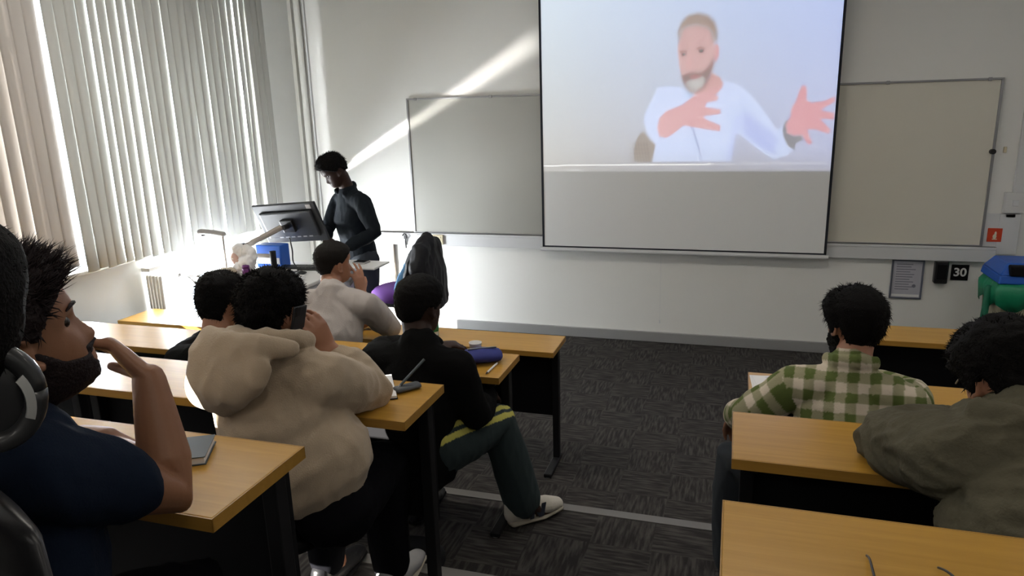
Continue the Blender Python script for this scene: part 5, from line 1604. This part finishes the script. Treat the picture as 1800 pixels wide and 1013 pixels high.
# --- man in the green and white checked shirt
def checked_man():
    J = dict(head=(.385, -3.36, 1.225), neck=(.385, -3.44, 1.115), shL=(.215, -3.44, 1.015), shR=(.535, -3.50, 1.015), chest=(.385, -3.50, .88), pelvis=(.395, -3.57, .66),
             elL=(.080, -3.43, .905), wrL=(.045, -3.25, .815), elR=(.60, -3.28, .96), wrR=(.42, -3.15, .955),
             hipL=(.30, -3.55, .685), hipR=(.48, -3.55, .685), knL=(.055, -3.36, .700), knR=(.50, -3.22, .70), anL=(.05, -3.38, .30), anR=(.50, -3.26, .30), toeL=(.03, -3.26, .22), toeR=(.50, -3.13, .22))
    B = Body(J, (-.50, .86, -.06), scale=1.0, head_scale=.93)
    hands = [dict(wrist=J['wrL'], along=(-.1, .6, -.6), palm_n=(.3, 0, -1), side=-1, curls=(.3, .35, .4, .4)), dict(wrist=J['wrR'], along=(-.9, .3, 0), palm_n=(0, 0, -1), side=1)]
    o = skin_body('man in a green and white checked shirt, seen from behind on the right', B, hands, M['skin_tan'], (.39, -3.5, T1), 0.006)
    def ex(bm):
        n = B.J['neck']
        ring_tube(bm, [n + V((-.075, .02, .0)), n + V((-.06, -.045, .022)), n + V((0, -.072, .030)), n + V((.06, -.045, .022)), n + V((.075, .02, .0))], [(.012, .022)] * 5, seg=10)
    me = clothes_top(B, o, None, 0.018, 0.93, 0.0, 8, 2.0, extra=ex, hem=0.05, voxel=0.005, wrinkle=0)
    dark = srgb(86, 100, 44); mid = srgb(150, 146, 116); pale = srgb(206, 194, 176)
    per = 0.062
    up_t = (B.J['neck'] - B.J['pelvis']).normalized()
    def f(p):
        best = (1e9,)
        for nm, a, b_ in (('aL', lerp(B.J['shL'], B.J['elL'], .12), B.J['elL']), ('fL', B.J['elL'], B.J['wrL']), ('aR', lerp(B.J['shR'], B.J['elR'], .12), B.J['elR']), ('fR', B.J['elR'], B.J['wrR'])):
            t, r, d = seg_coord(p, a, b_)
            if d < 0.072 and d < best[0]: best = (d, r, (b_ - a), t, nm)
        if best[0] < 1e8:
            ax = best[2].normalized()
            c = ax.cross(V((0, 0, 1))).normalized()
            u, v_ = best[1].dot(c) + .02, best[3] * best[2].length
        else:
            q = p - B.J['chest']
            u, v_ = q.dot(B.lat) + .014, q.dot(up_t)
            u += 0.10 * v_ * 0.2
        a_ = (u / per) % 1 < .5; b2 = (v_ / per) % 1 < .5
        return dark if (a_ and b2) else (mid if (a_ or b2) else pale)
    dye(me, f)
    folds(me, 0.005, 8, 3.0, (1, 1, .4), 0.002)
    put('checked_shirt', me, M['dyed'], o)
    trousers(B, o, M['jeans'], .016, 1.0, .012)
    th_ = lambda z, th: 0.014 + 0.008 * max(0, min(1, (z - .0) / .06)) + .010 * max(0, -math.cos(th)) * (1 if z > -.02 else .6)
    b = hair_mesh(B.Mh, B.hs, th_, STYLE_LONG, .004, 30, 3.0); tufts(b, B.Mh, B.hs, th_, STYLE_LONG, 2200, .020, .0013, .10, seed=31, jitter=.35)
    obj('hair', b, M['hair'], o, smooth=True, world=True)
    # short beard along the jaw
    obj('beard', beard_mesh(B.Mh, B.hs, .012), M['hair'], o, smooth=True, world=True)
    for sd in 'LR':
        an = V(J['an' + sd]); shoe(o, an, (an.x, an.y - .06, T1 + .002), (an.x, an.y + .20, T1 + .002), M['black_plastic'], M['black'])
checked_man()

# --- man in the grey jacket, lower right
def jacket_man():
    J = dict(head=(.575, -4.10, 1.33), neck=(.585, -4.20, 1.275), shL=(.445, -4.24, 1.20), shR=(.80, -4.28, 1.215), chest=(.63, -4.34, 1.10), pelvis=(.64, -4.45, .88),
             elL=(.375, -4.08, 1.145), wrL=(.56, -3.98, 1.14), elR=(.90, -4.08, 1.145), wrR=(.70, -3.98, 1.14),
             hipL=(.55, -4.42, .86), hipR=(.73, -4.42, .86), knL=(.54, -4.05, .87), knR=(.74, -4.05, .87), anL=(.54, -4.08, .47), anR=(.74, -4.08, .47), toeL=(.54, -3.95, .40), toeR=(.74, -3.95, .40))
    B = Body(J, (-.34, .80, -.50), scale=1.06, head_scale=.97, broad=1.03)
    hands = [dict(wrist=J['wrL'], along=(.9, .3, 0), palm_n=(0, 0, -1), side=-1), dict(wrist=J['wrR'], along=(-.9, .3, 0), palm_n=(0, 0, -1), side=1)]
    o = skin_body('man in a grey jacket hunched over the desk at the right edge', B, hands, M['skin_tan'], (.63, -4.4, T2), 0.006)
    def ex(bm):
        n = B.J['neck']
        ring_tube(bm, [n + V((-.10, .03, -.01)), n + V((-.095, -.05, .015)), n + V((-.02, -.095, .02)), n + V((.07, -.07, .03)), n + V((.11, .0, .02))], [(.018, .034), (.022, .038), (.022, .038), (.022, .038), (.018, .034)], seg=12)
        ring_tube(bm, [B.J['chest'] + V((-.02, -.04, .02)), B.J['pelvis'] + V((-.03, -.03, -.02))], [(.17, .11), (.19, .13)], lateral=B.lat, seg=24)
    me = clothes_top(B, o, None, 0.032, 0.95, 0.008, 8, 9.0, extra=ex, hem=0.08, wrinkle=0.006, voxel=0.006, sm=8, stretch=(.5, 1, 1.2))
    put('jacket', me, M['jacket'], o)
    trousers(B, o, M['black_trouser'])
    th_ = lambda z, th: 0.016 + 0.010 * max(0, min(1, (z - .0) / .06)) + .006 * max(0, -math.cos(th))
    b = hair_mesh(B.Mh, B.hs, th_, STYLE_LONG, .007, 40, 6.0); tufts(b, B.Mh, B.hs, th_, STYLE_LONG, 2600, .016, .0015, .35, seed=41, jitter=.7)
    obj('hair', b, M['hair'], o, smooth=True, world=True)
    b = new(); curve_wire(b, [B.Mh @ (V(q) * B.hs) for q in ((-.078, -.030, .010), (-.080, .0, .022), (-.074, .04, .01), (-.066, .062, .004))], .0016); obj('ear_wire', b, mat('pale_wire', (.45, .42, .30), .5), o, smooth=True, world=True)
    for sd in 'LR':
        an = V(J['an' + sd]); shoe(o, an, (an.x, an.y - .06, T2 + .002), (an.x, an.y + .20, T2 + .002), M['black_plastic'], M['black'])
jacket_man()

# --- man in navy in profile, chin on his hand, nearest left
def navy_man():
    J = dict(head=(-1.015, -5.035, 1.612), neck=(-1.040, -5.115, 1.50), shL=(-1.185, -4.98, 1.39), shR=(-.925, -5.125, 1.455), chest=(-1.045, -5.10, 1.27), pelvis=(-1.03, -5.13, 1.02),
             elL=(-1.20, -4.84, 1.31), wrL=(-1.055, -4.89, 1.368), elR=(-.900, -4.915, 1.300), wrR=(-.958, -4.868, 1.488),
             hipL=(-1.11, -5.07, 1.00), hipR=(-.95, -5.15, 1.00), knL=(-1.00, -4.82, 1.02), knR=(-.93, -4.90, 1.02), anL=(-1.00, -4.86, .63), anR=(-.93, -4.94, .63), toeL=(-.96, -4.74, .56), toeR=(-.89, -4.83, .56))
    B = Body(J, (.48, .86, .24), scale=1.05, head_scale=0.94)
    hands = [dict(wrist=J['wrR'], along=(-.62, .02, .50), palm_n=(-.55, -.60, -.35), side=-1, curls=(.5, .7, .8, .85), thumb_out=.45, spread=.06, s=1.05), dict(wrist=J['wrL'], along=(.80, -.35, .10), palm_n=(0, -.3, -1), side=1, curls=(.5, .5, .55, .6), s=.9)]
    o = skin_body('bearded man in a navy tee in profile, chin resting on his hand', B, hands, M['skin_brown'], (-1.08, -5.14, T3), 0.0038)
    me = clothes_top(B, o, None, 0.016, 0.30, 0.005, 9, 6.0, hem=0.03, wrinkle=0.002, voxel=0.006, cuff=.062)
    put('tee_shirt', me, M['navy_tee'], o)
    trousers(B, o, M['black_trouser'])
    st_ = [.064, .058, .036, .000, .010, .014, -.048, -.065]
    def th_(z, th):
        return 0.010 + 0.010 * max(0, min(1, (z - .03) / .05)) + 0.012 * max(0, math.cos(th)) * max(0, min(1, (z - .05) / .03))
    b = hair_mesh(B.Mh, B.hs, th_, st_, .010, 45, 1.0)
    tufts(b, B.Mh, B.hs, th_, st_, 1500, .018, .0015, .4, seed=51, jitter=.7, zmin=-.06)
    tufts(b, B.Mh, B.hs, th_, st_, 1300, .038, .0013, .8, sweep=(0, .55, .25), seed=52, jitter=.7, zmin=.055, where=lambda z, th: .35 + .65 * max(0, math.cos(th)))
    obj('hair', b, M['hair_brown'], o, smooth=True, world=True)
    # beard
    obj('beard', beard_mesh(B.Mh, B.hs, .0035), M['hair_brown'], o, smooth=True, world=True)
    b = new()
    for sx in (-1, 1):
        pts = [B.Mh @ (head_point(.026 + .004 * math.sin(k_ * .6), math.radians(sx * (8 + k_ * 6)), .001) * B.hs) for k_ in range(6)]
        ring_tube(b, pts, [.0018, .0032, .0036, .0034, .0028, .0016], seg=6)
    obj('eyebrows', b, M['hair_brown'], o, smooth=True, world=True)
    for sd in 'LR':
        an = V(J['an' + sd]); dd = V((.45, .88, 0)).normalized(); h = V((an.x, an.y, T3 + .002)) - dd * .06
        shoe(o, an, h, h + dd * .27, M['black_plastic'], M['black'])
navy_man()

# --- figure cut off at the far left, headphones round the neck
def edge_man():
    J = dict(head=(-.805, -5.265, 1.735), neck=(-.87, -5.33, 1.595), shL=(-1.09, -5.34, 1.47), shR=(-.85, -5.56, 1.47), chest=(-1.01, -5.50, 1.34), pelvis=(-1.05, -5.58, 1.17),
             elL=(-1.25, -5.30, 1.28), wrL=(-1.16, -5.42, 1.18), elR=(-.92, -5.68, 1.25), wrR=(-.98, -5.50, 1.17),
             hipL=(-1.13, -5.54, 1.17), hipR=(-.98, -5.64, 1.17), knL=(-1.0, -5.44, 1.15), knR=(-.80, -5.50, 1.15), anL=(-1.0, -5.52, .79), anR=(-.80, -5.58, .79), toeL=(-.97, -5.42, .73), toeR=(-.77, -5.48, .73))
    B = Body(J, (-.60, .80, -.10), scale=0.9, head_scale=0.80)
    hands = [dict(wrist=J['wrL'], along=(.5, -.5, -.1), palm_n=(0, 0, -1), side=1, s=.9), dict(wrist=J['wrR'], along=(.3, .9, -.1), palm_n=(0, 0, -1), side=-1, s=.9)]
    o = skin_body('dark haired person in black cut off by the left edge, headphones round neck', B, hands, M['skin_dark'], (-1.02, -5.5, T4), 0.006)
    def ex(bm):
        n = B.J['neck']
        ring_tube(bm, [n + V((0, 0, -.02)), n + V((.012, .008, .035)), n + V((.03, .02, .075))], [(.075, .07), (.070, .066), (.066, .062)], seg=24, cap=.3)
    put('sweatshirt', clothes_top(B, o, None, 0.014, 0.95, 0.005, 8, 3.0, hem=0.0, extra=ex), M['black_sweat'], o)
    trousers(B, o, M['black_trouser'], .010)
    th_ = lambda z, th: 0.018 + 0.010 * max(0, min(1, (z - .0) / .06))
    st_ = [.05, .03, -.03, -.075, -.085, -.09, -.095, -.098]
    b = hair_mesh(B.Mh, B.hs, th_, st_, .003, 40, 6.0); tufts(b, B.Mh, B.hs, th_, st_, 800, .012, .001, .3, seed=61)
    obj('hair', b, M['hair'], o, smooth=True, world=True)
    for sd in 'LR':
        an = V(J['an' + sd]); dd = V((.2, .98, 0)).normalized(); h = V((an.x, an.y, T4 + .002)) - dd * .06
        shoe(o, an, h, h + dd * .24, M['black_plastic'], M['black'])
edge_man()

def headphones():
    c = V((-.812, -5.242, 1.650))
    t = thing('headphones', 'large graphite headphones with a pale printed strip, at the far left edge', 'headphones', c)
    # view-independent frame: band arches over the neck, cup hangs on the aisle side
    ax = V((.80, -.60, 0)).normalized()        # out of the right cup
    fw = V((.60, .80, 0)).normalized()
    up = V((0, 0, 1))
    P = lambda a, b_, z: ax * a + fw * b_ + up * z
    b = new()
    pts = [P(-.15, -.02, .0), P(-.14, -.02, .045), P(-.09, -.02, .072), P(-.02, -.015, .078), P(.035, -.01, .062), P(.058, .0, .02)]
    ring_tube(b, pts, [(.010, .020)] * 6, lateral=ax, seg=14); obj('headband', b, M['headset'], t, smooth=True)
    b = new(); 
    pr_ = [P(.052, .01 + .040 * math.cos(a), -.015 + .052 * math.sin(a)) for a in np.linspace(0, 2 * PI, 33)]
    ring_tube(b, pr_, [.012] * 33, caps=False, seg=12)
    ring_tube(b, [P(.035, .01, -.015), P(.050, .01, -.015)], [(.038, .050), (.036, .048)], lateral=fw, seg=30, cap=.15)
    cp = obj('ear_cup', b, M['headset'], t, smooth=True)
    b = new(); ring_tube(b, [P(.012, .01, -.015), P(.034, .01, -.015)], [(.044, .056), (.046, .060)], lateral=fw, seg=28, cap=.15); obj('ear_pad', b, M['headset_pad'], cp, smooth=True)
    b = new()
    q = []
    for k_ in range(9):
        a = math.radians(-28 + 8 * k_)
        q.append((a,))
    rows = []
    for (a,) in q:
        rows.append([b.verts.new(P(.0665 if r_ == 0 else .0640, .01 + (.030 + .009 * r_) * math.cos(a), -.022 + (.040 + .011 * r_) * math.sin(a))) for r_ in (0, 1)])
    for A, Bq in zip(rows[:-1], rows[1:]): b.faces.new((A[0], A[1], Bq[1], Bq[0]))
    sp = obj('printed_strip', b, M['silver_print'], cp); sd = sp.modifiers.new('t', 'SOLIDIFY'); sd.thickness = .003
    b = new(); ring_tube(b, [P(-.15, .0, .0), P(-.15, .0, -.03)], [(.02, .04)] * 2, lateral=fw, seg=20, cap=.3); obj('ear_cup', b, M['headset'], t, smooth=True)
headphones()
